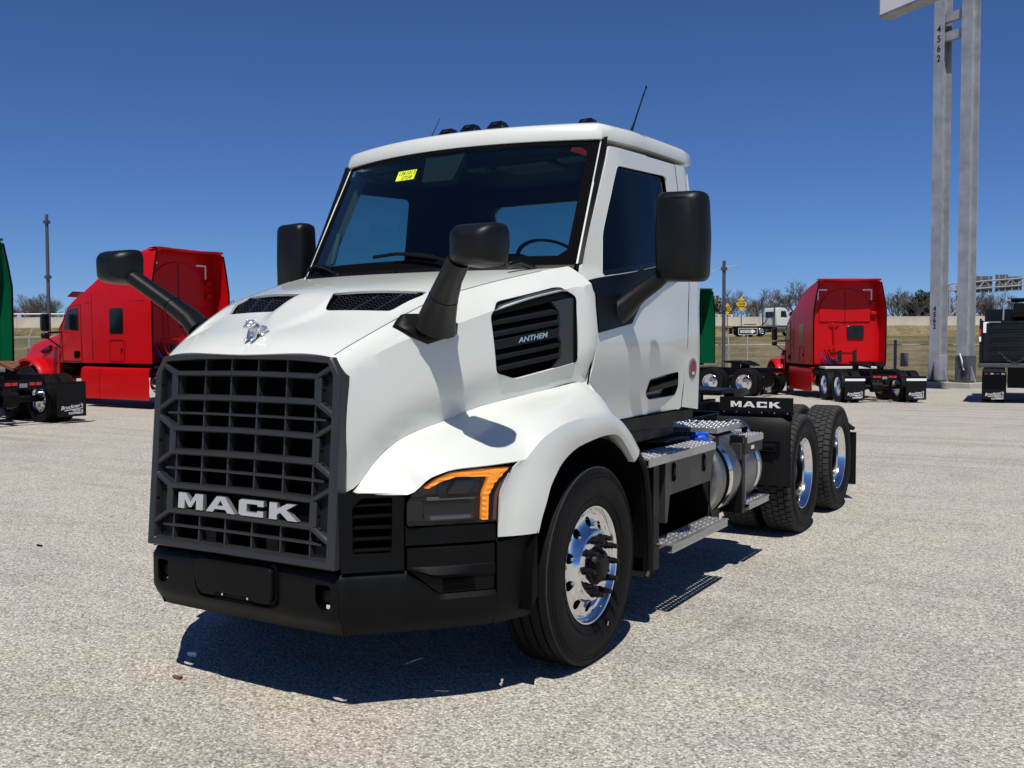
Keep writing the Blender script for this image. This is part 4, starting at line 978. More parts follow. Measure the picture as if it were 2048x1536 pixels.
def build_rear_wheel():
    pf = pchip([(.10, -.075), (.165, -.075), (.20, -.085), (.262, -.10)])
    b = holed_disc(pf, .176, .256, .217, .026)
    b.lathe([(pf(.256), .256), (-.07, .262), (.02, .262), (.06, .264), (.085, .272), (.10, .283), (.112, .288), (.120, .293), (.122, .300), (.114, .303), (.09, .30)], n=64)
    b.lathe([(pf(.176), .176), (-.075, .165), (-.075, .10)], n=48)
    w = mk('wheel', b, MAT['polished_aluminium'], None, smooth=35)
    ty = mk('tyre', MB().lathe(tyre_prof(.494, ()), n=96), MAT['rubber'], w, smooth=40)
    t = MB(); N = 54
    for row, (h0, h1) in enumerate(((-.128, -.084), (-.080, -.030), (-.026, .026), (.030, .080), (.084, .128))):
        for k in range(N):
            a0 = 2 * pi * (k + (.5 if row % 2 else 0)) / N; a1 = a0 + 2 * pi / N * .86; sk_ = .012 * (1 if row in (1, 3) else 0) * (1 if row < 2 else -1)
            R0, R1 = .490, .5075
            P = lambda hh, a, r: (hh, r * sin(a), r * cos(a))
            ta = .006 if abs(h0) < .12 and abs(h1) < .12 else 0
            d = .010
            hA, hB = h0, h1; r1a = R1 - (.012 if h0 < -.12 else 0); r1b = R1 - (.012 if h1 > .12 else 0)
            t.add([P(hA, a0 + sk_, R0), P(hB, a0 - sk_, R0), P(hB, a1 - sk_, R0), P(hA, a1 + sk_, R0), P(hA + .002, a0 + d * .3 + sk_, r1a), P((hA + hB) / 2, a0 + d * .3, R1), P(hB - .002, a0 + d * .3 - sk_, r1b), P(hB - .002, a1 - d * .3 - sk_, r1b), P((hA + hB) / 2, a1 - d * .3, R1), P(hA + .002, a1 - d * .3 + sk_, r1a)],
                  [(4, 5, 8, 9), (5, 6, 7, 8), (0, 4, 9, 3), (1, 2, 7, 6), (0, 1, 6, 5, 4), (3, 9, 8, 7, 2)])
    for k in range(N):       # shoulder lugs running onto the sidewall
        a0 = 2 * pi * k / N; a1 = a0 + 2 * pi / N * .8
        for s in (1, -1):
            P = lambda hh, a, r: (s * hh, r * sin(a), r * cos(a))
            t.add([P(.128, a0, .497), P(.128, a1, .497), P(.139, a1, .468), P(.139, a0, .468), P(.126, a0, .485), P(.126, a1, .485)], [(0, 1, 2, 3), (0, 3, 4), (1, 5, 2)])
    mk('tread_blocks', t, MAT['tread_rubber'], w, smooth=0, merge=0, recalc=False)['kind'] = 'stuff'
    t = MB()
    for r_, hh in ((.345, .1375), (.43, .145), (.455, .1425)): t.lathe([(hh, r_ - .002), (hh + .0025, r_), (hh, r_ + .002)], n=72)
    mk('sidewall_rib', t, MAT['rubber'], w, smooth=60)
    h = MB(); h.lathe([(-.075, .115), (-.03, .11), (.02, .10), (.04, .098), (.045, .08), (.048, 0)], n=32); mk('hub', h, CB, w, smooth=35)
    nut = MB(); nut.lathe([(-.075, .021), (-.066, .021), (-.064, .0165), (-.03, .0165), (-.028, 0)], n=8); me = mesh('lug_nut', nut, MAT['chassis_black'], 30)
    for k in range(10):
        a = 2 * pi * (k + .5) / 10; link('lug_nut', me, w, (0, .1425 * sin(a), .1425 * cos(a)))
    return w
FWH = build_front_wheel(); FWH.parent = T; FWH.location = (1.035, 0, .506)
c = copy_tree(FWH, T); c.location = (-1.035, 0, .506); c.rotation_euler = (0, 0, pi)
RWH = build_rear_wheel(); first = True
Y1 = 4.053; Y2 = 5.373
for yy in (Y1, Y2):
    for s in (1, -1):
        for xx, out in ((1.068, True), (.725, False)):
            if first: w = RWH; first = False; w.parent = T
            else: w = copy_tree(RWH, T)
            w.location = (s * xx, yy, .506)
            w.rotation_euler = (random.uniform(0, 6.28) if not (s > 0 and out) else .1 * yy, 0, 0 if (s > 0) == out else pi)
# ---- chassis
for s in (1, -1):
    m = MB(); m.bb(s * .36, s * .372, -1.0, 6.25, .72, .99); m.bb(s * .36, s * .44, -1.0, 6.25, .72, .73); m.bb(s * .36, s * .44, -1.0, 6.25, .98, .99); mk('frame_rail', m, CB, T)
for yy in (-.2, 1.9, 3.3, 4.7, 6.15): mk('cross_member', MB().bb(-.36, .36, yy - .05, yy + .05, .76, .96), CB, T)
for yy in (0, Y1, Y2):
    m = MB(); m.tube([(-1.0, yy, .50), (-.5, yy, .46), (.5, yy, .46), (1.0, yy, .50)], [.05, .06, .06, .05], 10)
    if yy: m.lathe([(-.2, .0), (-.2, .12), (-.1, .2), (.1, .2), (.2, .12), (.2, 0)], (0, yy, .5), 'x', 20)
    mk('axle', m, CB, T, smooth=45)
mk('engine', MB().bb(-.32, .32, -.95, .45, .55, 1.55), VB, T, bevel=.05)
mk('transmission', MB().bb(-.25, .25, .45, 1.7, .5, .95), CB, T, bevel=.05)
m = MB(); m.bb(-.9, .9, .55, 1.78, 1.0, 1.12); mk('cab_floor_pan', m, CB, T, bevel=.02)
m = MB(); m.tube([(0, 1.7, .72), (0, 4.05, .6)], .05, 10); m.tube([(0, 4.05, .6), (0, 5.37, .56)], .05, 10); mk('drive_shaft', m, CB, T)
for x, y in ((.62, 1.72), (-.62, 1.72)):
    m = MB(); m.lathe([(.98, .07), (1.02, .075), (1.06, .06), (1.10, .075), (1.14, .06)], (x, y, 0), 'z', 14); mk('cab_air_spring', m, CB, T)
# fifth wheel
m = MB(); pl_ = [(-.42, 4.15), (.42, 4.15), (.46, 4.35), (.46, 4.75), (.40, 5.05), (.16, 5.25), (.05, 4.80), (-.05, 4.80), (-.16, 5.25), (-.40, 5.05), (-.46, 4.75), (-.46, 4.35)]
m.prism(pl_, lambda x, y: (x, y, 1.20 - .10 * sstep(4.9, 5.25, y)), lambda x, y: (x, y, 1.16 - .10 * sstep(4.9, 5.25, y))); fwp = mk('fifth_wheel', m, CB, T, bevel=.006)
for s in (1, -1): mk('pivot_bracket', MB().bb(s * .34, s * .44, 4.45, 4.75, .99, 1.17), CB, fwp)
# air tank and lines behind the cab
m = MB(); m.tube([(-.30, 2.35, 1.10), (.30, 2.35, 1.10)], .12, 16); mk('air_tank', m, CB, T)
m = MB(); arc = [(lerp(-.75, .80, k / 12), 2.62 + .30 * sin(pi * k / 12), 1.24 - .02 * (k / 12)) for k in range(13)]
m.grid([[(x, y, z + .03), (x, y - .05, z + .035), (x, y - .06, z - .03), (x, y, z - .03)] for x, y, z in arc], cv=True); mk('air_line_tray', m, MAT['gloss_black'], T, smooth=40)
for k in range(4):
    m = MB(); m.tube([(-.2 + .13 * k, 1.9, 1.25), (-.2 + .12 * k, 2.15, 1.12 + .03 * k), (-.15 + .1 * k, 2.5, 1.18), (-.1 + .08 * k, 2.75, 1.02)], .014, 6); mk('air_line', m, VB, T)
mk('deck_cover', MB().bb(-.34, .34, 2.0, 3.6, 1.0, 1.03), CB, T)
# tread plate steps
def tread(name, x0, x1, y0, y1, z, th, parent, nx, ny, holes=False):
    m = MB()
    m.bb(x0, x1, y0, y1, z - .006, z) if not holes else None
    if holes:
        # punched plate: strips around the openings
        hx = (x1 - x0) / nx; hy = (y1 - y0) / ny
        for i in range(nx + 1): m.bb(x0 + i * hx - hx * (.29 if 0 < i < nx else .2), x0 + i * hx + hx * (.29 if 0 < i < nx else .2), y0, y1, z - .006, z)
        for j in range(ny + 1): m.bb(x0, x1, y0 + j * hy - hy * .29, y0 + j * hy + hy * .29, z - .0062, z - .0002)
    m.bb(x1 - .006, x1, y0, y1, z - th, z - .0063); m.bb(x0, x0 + .006, y0, y1, z - th, z - .0063)
    m.bb(x1 - .03, x1 - .0062, y0, y1, z - th, z - th + .005); m.bb(x0 + .0062, x0 + .03, y0, y1, z - th, z - th + .005)
    st = mk(name, m, MAT['tread_plate'], parent, smooth=0, merge=0)
    g = MB(); hx = (x1 - x0) / nx; hy = (y1 - y0) / ny
    for i in range(nx - 1 if holes else nx):
        for j in range(ny):
            cx = x0 + (i + (1.0 if holes else .5)) * hx; cy = y0 + (j + .5) * hy; r = min(hx, hy) * (.27 if holes else .42); e = .007
            ang = pi / 4 if (i + j) % 2 else -pi / 4
            P = [(cx + r * 1.1 * cos(a) * cos(ang) - .55 * r * sin(a) * sin(ang), cy + r * 1.1 * cos(a) * sin(ang) + .55 * r * sin(a) * cos(ang)) for a in [k * pi / 3 for k in range(6)]]
            Q = [(lerp(cx, a, .45), lerp(cy, c, .45)) for a, c in P]
            g.add([(a, c, z) for a, c in P] + [(a, c, z + e) for a, c in Q], [(k, (k + 1) % 6, 6 + (k + 1) % 6, 6 + k) for k in range(6)] + [tuple(range(6, 12))])
    mk('grip_studs', g, MAT['tread_plate'], st, smooth=0, merge=0)['kind'] = 'stuff'
    return st
tread('upper_step', .995, 1.172, .70, 1.83, .970, .045, T, 5, 30)
tread('lower_step', 1.085, 1.238, .895, 1.885, .455, .05, T, 4, 24, holes=True)
tread('tank_step', 1.10, 1.205, 2.42, 2.80, .955, .045, T, 4, 13)
tread('tank_step', 1.10, 1.215, 2.44, 2.92, .475, .045, T, 3, 12, holes=True)
tread('inner_step', .80, 1.0, 1.04, 1.42, .66, .04, T, 5, 12)
# deck plate with raised buttons
m = MB(); m.bb(.56, 1.03, 2.27, 2.90, 1.012, 1.02); m.bb(1.022, 1.03, 2.27, 2.90, .985, 1.012); m.bb(.56, 1.022, 2.27, 2.278, .985, 1.012); dk = mk('deck_plate', m, MAT['tread_plate'], T, smooth=0)
m = MB()
for i in range(8):
    for j in range(11): blob(m, (.60 + i * .056 + .01 * (j % 2), 2.31 + j * .055, 1.019), (.013, .013, .010), 8)
mk('deck_buttons', m, MAT['tread_plate'], dk, smooth=60, merge=0)['kind'] = 'stuff'
# toolbox with two latches
m = MB(); m.prism([(1.02, .925), (1.885, .925), (1.79, .715), (1.04, .715)], lambda y, z: (1.15, y, z), lambda y, z: (.80, y, z)); tb = mk('battery_box', m, MAT['toolbox_grey'], T, bevel=.006)
m = MB(); m.prism([(.985, .935), (1.03, .935), (1.06, .72), (1.02, .56), (.985, .56)], lambda y, z: (1.155, y, z), lambda y, z: (1.10, y, z)); mk('box_bracket', m, MAT['toolbox_grey'], tb, bevel=.003)
for y0 in (1.13, 1.66):
    m = MB(); m.lathe([(0, .0), (0, .03), (.004, .036), (.006, .036)], (0, 0, 0), 'z', 20); 
    m = MB(); pts = [(y0 + .022 * cos(a), .85 + (.032 if sin(a) > 0 else -.032) + .022 * sin(a)) for a in [2 * pi * k / 20 for k in range(20)]]
    m.tube([(1.152, y, z) for y, z in pts] + [(1.152, *pts[0])], .005, 6); m.ngon([(1.1512, y, z) for y, z in pts]); lt = mk('latch', m, VB, tb)
    mk('latch_paddle', MB().bb(1.153, 1.158, y0 - .008, y0 + .008, .825, .875), BP, tb)
mk('box_strap', MB().bb(1.151, 1.156, 1.40, 1.43, .925, .96), MAT['brushed_aluminium'], tb)
m = MB(); m.bb(1.0, 1.14, .84, .93, .30, .96); m.bb(.98, 1.12, .80, .84, .34, .90); mk('step_bracket', m, CB, T, bevel=.004)
mk('tank_bulkhead', MB().bb(.55, 1.10, 1.895, 1.915, .40, .94), CB, T)
m = MB(); m.bb(.80, 1.05, 1.0, 2.1, .36, .40); m.bb(.78, .82, 1.0, 2.1, .40, .92); m.prism([(1.80, .93), (2.10, .98), (2.12, .40), (2.0, .40), (1.78, .70)], lambda y, z: (1.10, y, z), lambda y, z: (1.085, y, z)); mk('step_frame', m, CB, T)
for y0, z0 in ((1.93, .62), (1.93, .54)):
    m = MB(); m.lathe([(0, 0), (0, .009), (.01, .009)], (0, 0, 0), 'x', 8); m.xf(Matrix.Translation((1.103, y0 + .08, z0))); mk('bolt', m, MAT['brushed_aluminium'], T)
# treatment fluid tank beside the box, then fuel tank with straps
def tank(y0, y1, cx, cz, r, mat, name):
    m = MB(); prof = [(y0, 0), (y0, r * .82), (y0 + .012, r * .94), (y0 + .035, r), (y1 - .035, r), (y1 - .012, r * .94), (y1, r * .82), (y1, 0)]
    m.lathe(prof, (cx, 0, cz), 'y', 48); return mk(name, m, mat, T, smooth=40)
ft = tank(1.93, 2.86, .905, .70, .285, MAT['brushed_aluminium'], 'fuel_tank')
for y0, w in ((2.05, .075), (2.70, .06)):
    m = MB(); m.lathe([(y0, .287), (y0, .292), (y0 + w, .292), (y0 + w, .287)], (.905, 0, .70), 'y', 48); mk('tank_strap', m, MAT['polished_aluminium'], ft, smooth=40)
m = MB(); m.lathe([(2.0, .2865), (2.0, .2895), (2.045, .2895), (2.045, .2865)], (.905, 0, .70), 'y', 48); mk('strap_liner', m, VB, ft, smooth=40)
m = MB(); m.bb(1.10, 1.195, 2.33, 2.40, .42, .97); m.bb(1.12, 1.2, 2.36, 2.80, .83, .915); mk('step_hanger', m, CB, ft, bevel=.006)
m = MB(); m.bb(1.12, 1.19, 2.31, 2.50, .80, .92); m.bb(1.10, 1.186, 2.335, 2.455, .44, .82); mk('tank_shield', m, MAT['plate_grey'], ft, bevel=.004)
m = MB(); m.bb(1.2, 1.203, 2.52, 2.58, .86, .885); mk('tank_label', m, MAT['letter_white'], ft)
m = MB(); m.bb(.9, 1.16, 2.44, 2.92, .40, .425); mk('step_support', m, CB, ft)
m = MB(); m.lathe([(.98, .055), (1.0, .06), (1.03, .06), (1.04, .045), (1.04, 0)], (1.02, 1.93, -.035), 'z', 16); m.box((1.02, 1.93, 1.012), (.13, .028, .022)); m.box((1.02, 1.93, 1.012), (.028, .13, .022)); m.bb(1.05, 1.09, 1.95, 1.99, .93, .965); mk('fluid_cap', m, MAT['blue_plastic'], T, bevel=.004, label='blue fluid filler cap')
m = MB(); m.lathe([(.95, .07), (.985, .07), (.99, .05), (.99, 0)], (.99, 2.72, .0), 'z', 20); mk('fuel_cap', m, MAT['polished_aluminium'], ft, smooth=40)
m = MB(); m.lathe([(0, .12), (.015, .125), (.04, .11), (.05, 0)], (0, 0, 0), 'y', 24); m.xf(Matrix.Translation((.96, 2.86, .93))); mk('tank_end_fitting', m, MAT['polished_aluminium'], ft, smooth=40)
# quarter fenders ahead of the tandem with lettered flap
for s in (1, -1):
    fl = (lambda q: q) if s > 0 else (lambda q: q.flipx())
    m = MB(); pf = [(3.44, .47), (3.435, .60), (3.43, .75), (3.435, .90), (3.455, .98), (3.49, 1.03), (3.54, 1.055)]
    pc = curve_k([(0, a, c) for a, c in pf], 3)
    m.grid([[(x, q[1] + (.0 if x < 1.2 else .03), q[2] - (0 if x < 1.2 else .004)) for x in (.62, .9, 1.16, 1.205, 1.228, 1.235)] for q in pc])
    qf = mk('quarter_fender', fl(m), MAT['flap_rubber'], T, smooth=50, solid=.008)
    m = MB(); m.bb(.64, 1.25, 3.462, 3.47, 1.05, 1.182); mk('fender_flap', fl(m), MAT['flap_rubber'], qf)
    m = MB(); m.bb(.64, 1.24, 3.456, 3.462, 1.045, 1.068); mk('flap_bar', fl(m), BP, qf)
    for k in range(6):
        m = MB(); blob(m, (.68 + k * .105, 3.454, 1.057), (.007, .005, .007), 8); mk('flap_bolt', fl(m), MAT['chrome'], qf)
    m = MB(); m.tube([(.5, 3.47, .78), (1.13, 3.40, .78)], .035, 12); m.bb(.95, 1.16, 3.40, 3.435, .735, .83); mk('fender_bracket', fl(m), MAT['gloss_black'], qf)
    if s > 0: letters(lambda a, c_, d: (.735 + a, 3.4615 - d, 1.098 + c_), .415, .048, .0008, MAT['letter_white'], qf)
# rear lights, mud flaps
for s in (1, -1):
    m = MB(); m.bb(s * .72, s * 1.22, 6.02, 6.035, .16, .70); fl_ = mk('mud_flap', m, MAT['flap_rubber'], T)
    m = MB(); m.tube([(s * .4, 6.0, .78), (s * 1.2, 6.02, .74)], .02, 8); m.tube([(s * 1.2, 6.02, .74), (s * 1.17, 5.86, .80)], .012, 6); mk('flap_hanger', m, CB, T)
mk('rear_light_bar', MB().bb(-.45, .45, 6.26, 6.30, .72, .86), CB, T)
for x in (-.33, -.22, .22, .33): mk('tail_lamp', MB().bb(x - .05, x + .05, 6.30, 6.312, .76, .82), MAT['red_lens'], T)
# ================================================================== background trucks
def simple_wheel(parent, loc, flip, R=.505, w=.28, dual=False, front=False, rim='polished_aluminium'):
    key = ('sw', R, w, front, rim)
    if key not in CACHE:
        t = MB(); k = w / .292
        t.lathe([(a * k, r * R / .507) for a, r in tyre_prof(.507, (.07, 0, -.07))], n=40)
        r = MB(); s = R / .507
        if front: pr = [(.118, .302), (.122, .298), (.112, .286), (.09, .262), (.10, .215), (.135, .178), (.142, .165), (.142, .10), (.19, .08), (.195, 0)]
        else: pr = [(.118, .302), (.122, .298), (.11, .284), (.06, .265), (-.05, .262), (-.085, .25), (-.075, .17), (-.075, .105), (.04, .09), (.045, 0)]
        r.lathe([(a * k, q * s) for a, q in pr], n=40)
        CACHE[key] = (mesh('wheel', r, MAT[rim], 35), mesh('tyre', t, MAT['rubber'], 40))
    wr, ty = CACHE[key]
    o = link('wheel', wr, parent, loc); o.rotation_euler = (0, 0, pi if flip else 0); link('tyre', ty, o)
    return o
CACHE = {}
def flap_print(M, parent, w):
    b = textmb("Bruckner's", .15, 0, shear=.22, bold=.0015); wd_ = max(v[0] for v in b.v) - min(v[0] for v in b.v); k = w / wd_
    b.xf(Matrix.Scale(k, 4)); b.v = [(x, y + .13 * x, z) for x, y, z in b.v]; b.xf(M); mk('flap_lettering', b, MAT['letter_white'], parent, smooth=0)
    u = MB(); u.prism([(-.34 * w, -.19 * w), (.5 * w, -.075 * w), (.5 * w, -.05 * w), (-.34 * w, -.16 * w)], lambda x, y: (x, y, 0), lambda x, y: (x, y, .0006)); mk('flap_underline', u.xf(M), MAT['letter_white'], parent, smooth=0)
    for tx, yy in (('TRUCK &', -.18), ('EQUIPMENT', -.29)):
        b = textmb(tx, .10 * w * 1.2, 0, bold=.0015, align='RIGHT'); b.xf(M @ Matrix.Translation((.5 * w, yy * w, 0))); mk('flap_lettering', b, MAT['letter_white'], parent, smooth=0)
def rear_chassis(root, y0, flap_y, axles, flapw=(.62, 1.22), white_top=False, flap_z=(.14, .80), rust=False):
    for s in (1, -1):
        m = MB(); m.bb(s * .36, s * .44, y0 - 4.5, flap_y - .1, .74, 1.0); mk('frame_rail', m, CB, root)
        m = MB(); m.bb(s * flapw[0], s * flapw[1], flap_y, flap_y + .012, *flap_z); fp = mk('mud_flap', m, MAT['flap_rubber'], root)
        M = frame((s * (flapw[0] + flapw[1]) / 2, flap_y + .016, flap_z[0] + .20), (-1, 0, 0), (0, 0, 1)); flap_print(M, fp, .46)
        if white_top: mk('flap_weight', MB().bb(s * flapw[0], s * flapw[1], flap_y + .012, flap_y + .022, flap_z[1] - .09, flap_z[1] - .02), MAT['reflector_white'], fp)
        m = MB(); m.bb(s * .40, s * flapw[1], flap_y - .10, flap_y + .005, flap_z[1], flap_z[1] + .05); mk('flap_hanger', m, CB, root)
        for ay in axles:
            for xx, f in ((1.07, s < 0), (.73, s > 0)): simple_wheel(root, (s * xx, ay, .50), f)
    for ay in axles:
        m = MB(); m.tube([(-1, ay, .5), (1, ay, .5)], .07, 10); m.lathe([(-.2, 0), (-.16, .17), (.16, .17), (.2, 0)], (0, ay, .5), 'x', 16); mk('axle', m, CB, root, smooth=40)
    ym = sum(axles) / len(axles)
    m = MB(); m.prism([(-.45, ym - .5), (.45, ym - .5), (.47, ym + .1), (.40, ym + .35), (.14, ym + .62), (.05, ym + .1), (-.05, ym + .1), (-.14, ym + .62), (-.40, ym + .35), (-.47, ym + .1)], lambda x, y: (x, y, 1.26 - .14 * sstep(ym + .1, ym + .6, y)), lambda x, y: (x, y, 1.20 - .14 * sstep(ym + .1, ym + .6, y)))
    fw5 = mk('fifth_wheel', m, MAT['rust'] if rust else CB, root)
    for s in (1, -1): mk('pivot_bracket', MB().bb(s * .34, s * .44, ym - .2, ym + .1, 1.0, 1.21), CB, fw5)
    mk('light_bar', MB().bb(-.42, .42, flap_y - .14, flap_y - .08, .72, .90), CB, root)
    for x in (-.30, -.17, .17, .30): mk('tail_lamp', MB().bb(x - .055, x + .055, flap_y - .08, flap_y - .068, .80, .86), MAT['red_lens'], root)
    mk('licence_plate', MB().bb(-.075, .075, flap_y - .08, flap_y - .07, .76, .84), MAT['sticker_ring'], root)
    mk('cross_member', MB().bb(-.4, .4, y0 + .3, y0 + .5, .76, .98), CB, root)
def coil(parent, x0, y0, z0, x1, z1, r, n, mat):
    m = MB(); pts = [];
    for i in range(n * 10 + 1):
        t = i / (n * 10); a = 2 * pi * n * t
        pts.append((lerp(x0, x1, t) + r * cos(a) * .3, y0 + r * sin(a), lerp(z0, z1, t) - .18 * sin(pi * t) + r * cos(a)))
    m.tube(pts, .011, 4, cap=False); mk('air_coil', m, mat, parent, smooth=60)
def sleeper_truck(name, paint, label, loc, rz, white_top=False, rust=False, group=None, deck_white=False, fairing=True):
    root = empty(name, loc, rz); tag(root, label, 'truck', group)
    P = MAT[paint]
    zt = pchip([(-3.55, 2.05), (-3.25, 2.32), (-2.95, 2.72), (-2.75, 2.86), (-2.45, 3.02), (-2.1, 3.22), (-1.5, 3.62), (-.9, 3.86), (-.35, 3.97), (0, 4.0), (.22, 3.97)])
    wx = pchip([(-3.5, 1.0), (-3.1, 1.06), (-2.6, 1.12), (-1.8, 1.17), (0, 1.2), (.3, 1.2)])
    def prof(y, n=0):
        z = zt(y); w = wx(y); zs = min(z - .10, 2.9 if y > -2.3 else 2.6); top = w - .17 * sstep(2.6, 4.0, z)
        pts = [(0, z), (top * .5, z - .005), (top * .85, z - .035), (top, z - .14), (lerp(top, w, .55), lerp(z - .14, zs, .5)), (w, min(zs, z - .2)), (w, 2.0), (w - .01, 1.12)]
        return pts
    ys_ = [-3.45, -3.2, -3.0, -2.8, -2.6, -2.3, -2.0, -1.7, -1.4, -1.1, -.8, -.5, -.25, -.05]
    b = MB(); b.grid([[(x, y, z) for x, z in prof(y)] for y in ys_]); b.mirror()
    body = mk('cab_body', b, P, root, smooth=35, merge=.002, solid=.03)
    # roof trailing edge with a shallow dip, side extenders
    b = MB(); rows = []
    for i in range(21):
        u = lerp(-1, 1, i / 20); x = u * 1.035; dip = .09 * (1 - u * u)
        rows.append([(x, -.06, 3.99 - .04 * abs(u) ** 3), (x, .10, 4.02 - dip * .6 - .05 * abs(u) ** 4), (x, .26, 4.03 - dip - .06 * abs(u) ** 4), (x, .25, 3.98 - dip - .06 * abs(u) ** 4), (x, -.06, 3.93 - .04 * abs(u) ** 3)])
    b.grid(rows); mk('roof_spoiler', b, P, root, smooth=40, solid=.01)
    for s in (1, -1):
        b = MB(); b.grid([[(s * x, y, z) for x, z in prof(-.05)[2:]] for y in (-.06, .26)]); mk('side_extender', b, P, root, smooth=40, solid=.025)
        b = MB(); b.tube([(s * x, .265, z) for x, z in prof(-.05)[3:]], .022, 6); mk('extender_seal', b, VB, root)
        # sleeper window, access door, cab door, door glass
        W = lambda y, z, o=0: (s * (wx(y) + o), y, z)
        b = MB(); b.prism(rounded([(-1.30, 1.86), (-.80, 1.86), (-.80, 2.50), (-1.30, 2.50)], .08, 3), lambda y, z: W(y, z, .006), lambda y, z: W(y, z, -.02)); mk('sleeper_window', b, MAT['gloss_black'], root)
        b = MB(); q = rounded([(-1.30, 1.18), (-.78, 1.18), (-.78, 1.70), (-1.30, 1.70)], .06, 3); b.tube([W(y, z, .003) for y, z in q] + [W(*q[0], .003)], .006, 4); mk('access_door', b, MAT['dark_inset'], root)
        mk('access_latch', MB().box(W(-.87, 1.45, .005), (.02, .05, .09)), VB, root)
        b = MB(); q = [(-3.28, 1.16), (-3.30, 2.02), (-3.05, 2.55), (-2.42, 2.62), (-2.40, 1.16)]; b.tube([W(y, z, .002) for y, z in q] + [W(*q[0], .002)], .008, 4); mk('door_gap', b, MAT['dark_inset'], root)
        b = MB(); b.prism(rounded([(-3.20, 2.0), (-3.0, 2.50), (-2.52, 2.56), (-2.50, 1.95)], .05, 3), lambda y, z: W(y, z, .008), lambda y, z: W(y, z, -.03)); mk('door_window', b, MAT['dark_glass'] if False else MAT['gloss_black'], root)
        b = MB(); b.prism(rounded([(-2.72, 1.24), (-2.48, 1.26), (-2.48, 1.42), (-2.72, 1.42)], .03, 2), lambda y, z: W(y, z, .008), lambda y, z: W(y, z, -.02)); mk('door_handle', b, VB, root)
        b = MB(); b.tube([W(-1.96, 1.2, .0), W(-1.96, 2.9, .0)], .006, 4); b.tube([W(-2.2, 2.66, .003), W(-.06, 2.66, .003)], .006, 4); mk('panel_line', b, MAT['dark_inset'], root)
        # mirror
        b = MB(); b.box((s * 1.42, -3.42, 2.17), (.20, .16, .46)); b.box((s * 1.42, -3.42, 1.82), (.19, .15, .16)); mr = mk('door_mirror', b, MAT['gloss_black'], root, bevel=.05, seg=3)
        b = MB(); b.tube([(s * 1.36, -3.40, 1.9), (s * 1.05, -3.3, 1.92)], .025, 6); b.tube([(s * 1.36, -3.40, 1.76), (s * 1.05, -3.3, 1.5)], .02, 6); mk('mirror_arm', b, MAT['gloss_black'], mr)
        # skirts
        if fairing:
            b = MB(); b.grid([[(s * x, y, z) for x, z in ((1.10, 1.03), (1.19, .98), (1.215, .80), (1.20, .62), (1.215, .42), (1.19, .22))] for y in (-2.35, -1.7, -1.68)]); mk('side_skirt', b, P, root, smooth=35, solid=.02)
            b = MB(); b.grid([[(s * x, y, z) for x, z in ((1.10, 1.03), (1.19, .98), (1.215, .80), (1.20, .62), (1.215, .42), (1.19, .22))] for y in (-1.66, -.8, .10)]); mk('side_skirt', b, P, root, smooth=35, solid=.02)
        b = MB(); b.lathe([(.05, 0), (.05, .26), (.09, .30), (.4, .31)], (s * .86, 0, .66), 'y', 32); mk('tank_end', b, MAT['chrome'], root)
        # front fender
        b = MB(); rows = []
        for k in range(19):
            a = lerp(.05, pi - .02, k / 18); rows.append([(s * x, -4.62 - (.68 + o) * cos(a), .56 + (.66 + o) * sin(a)) for x, o in ((.72, .02), (1.0, .04), (1.14, .02), (1.18, -.02), (1.17, -.07))])
        b.grid(rows); mk('front_fender', b, P, root, smooth=45, solid=.02)
        simple_wheel(root, (s * 1.03, -4.62, .51), s < 0, front=True)
        b = MB(); b.tube([(s * 1.0, -5.42, .95), (s * .9, -5.55, .9)], .1, 10); mk('headlamp', b, MAT['lamp_grey'], root)
    # hood
    b = MB(); rows = []
    for y, w, z in ((-3.42, .98, 2.05), (-3.9, .86, 1.93), (-4.5, .74, 1.82), (-5.1, .62, 1.70), (-5.45, .55, 1.55), (-5.58, .50, 1.30), (-5.6, .5, .7)):
        rows.append([(0, y, z), (w * .6, y, z - .02), (w * .9, y, z - .10), (w, y, z - .26), (w + .05, y, z - .6), (w + .06, y, min(z - .62, .75))])
    b.grid(rows); b.mirror(); mk('hood', b, P, root, smooth=45, merge=.002, solid=.02)
    for s in (1, -1):
        b = MB(); b.tube([(s * .84, -4.35, 1.40), (s * .92, -3.9, 1.52)], .06, 8); mk('hood_vent', b, MAT['gloss_black'], root)
    mk('bumper', MB().bb(-1.12, 1.12, -5.85, -5.62, .28, .72), P, root, bevel=.05, seg=3)
    mk('grille', MB().bb(-.42, .42, -5.64, -5.60, .78, 1.48), MAT['chrome'], root, bevel=.03)
    b = MB(); b.grid([[(u * lerp(1.0, .92, v) * .96, lerp(-3.46, -2.86, v) - .18 * (1 - u * u), lerp(2.06, 2.80, v)) for u in [lerp(-1, 1, i / 10) for i in range(11)]] for v in (0, .5, 1)]); mk('windscreen', b, MAT['gloss_black'], root, smooth=60)
    b = MB(); b.grid([[(u * 1.02, -3.06 - .22 * (1 - u * u), 2.86), (u * 1.02, -2.86 - .1 * (1 - u * u), 2.98)] for u in [lerp(-1, 1, i / 10) for i in range(11)]]); mk('sun_visor', b, MAT['gloss_black'], root, solid=.02)
    # back wall with arch panel, tape brackets, hoses, work lamp
    YB_ = -.28
    b = MB(); pb = prof(-.05); poly = [(x * .985, z) for x, z in pb[1:]] ; full = poly + [(-x, z) for x, z in reversed(poly)]
    b.ngon([(x, YB_, z) for x, z in full]); bw_ = mk('back_wall', b, P, root, smooth=0)
    b = MB(); arch = [(-.86, 2.55)] + [(.86 * cos(a), 2.95 + .72 * sin(a)) for a in [pi - pi * k / 16 for k in range(17)]] + [(.86, 2.55)]
    b.prism(arch, lambda x, z: (x, YB_ + .035, z), lambda x, z: (x, YB_ - .01, z)); mk('arch_panel', b, P, bw_, bevel=.012)
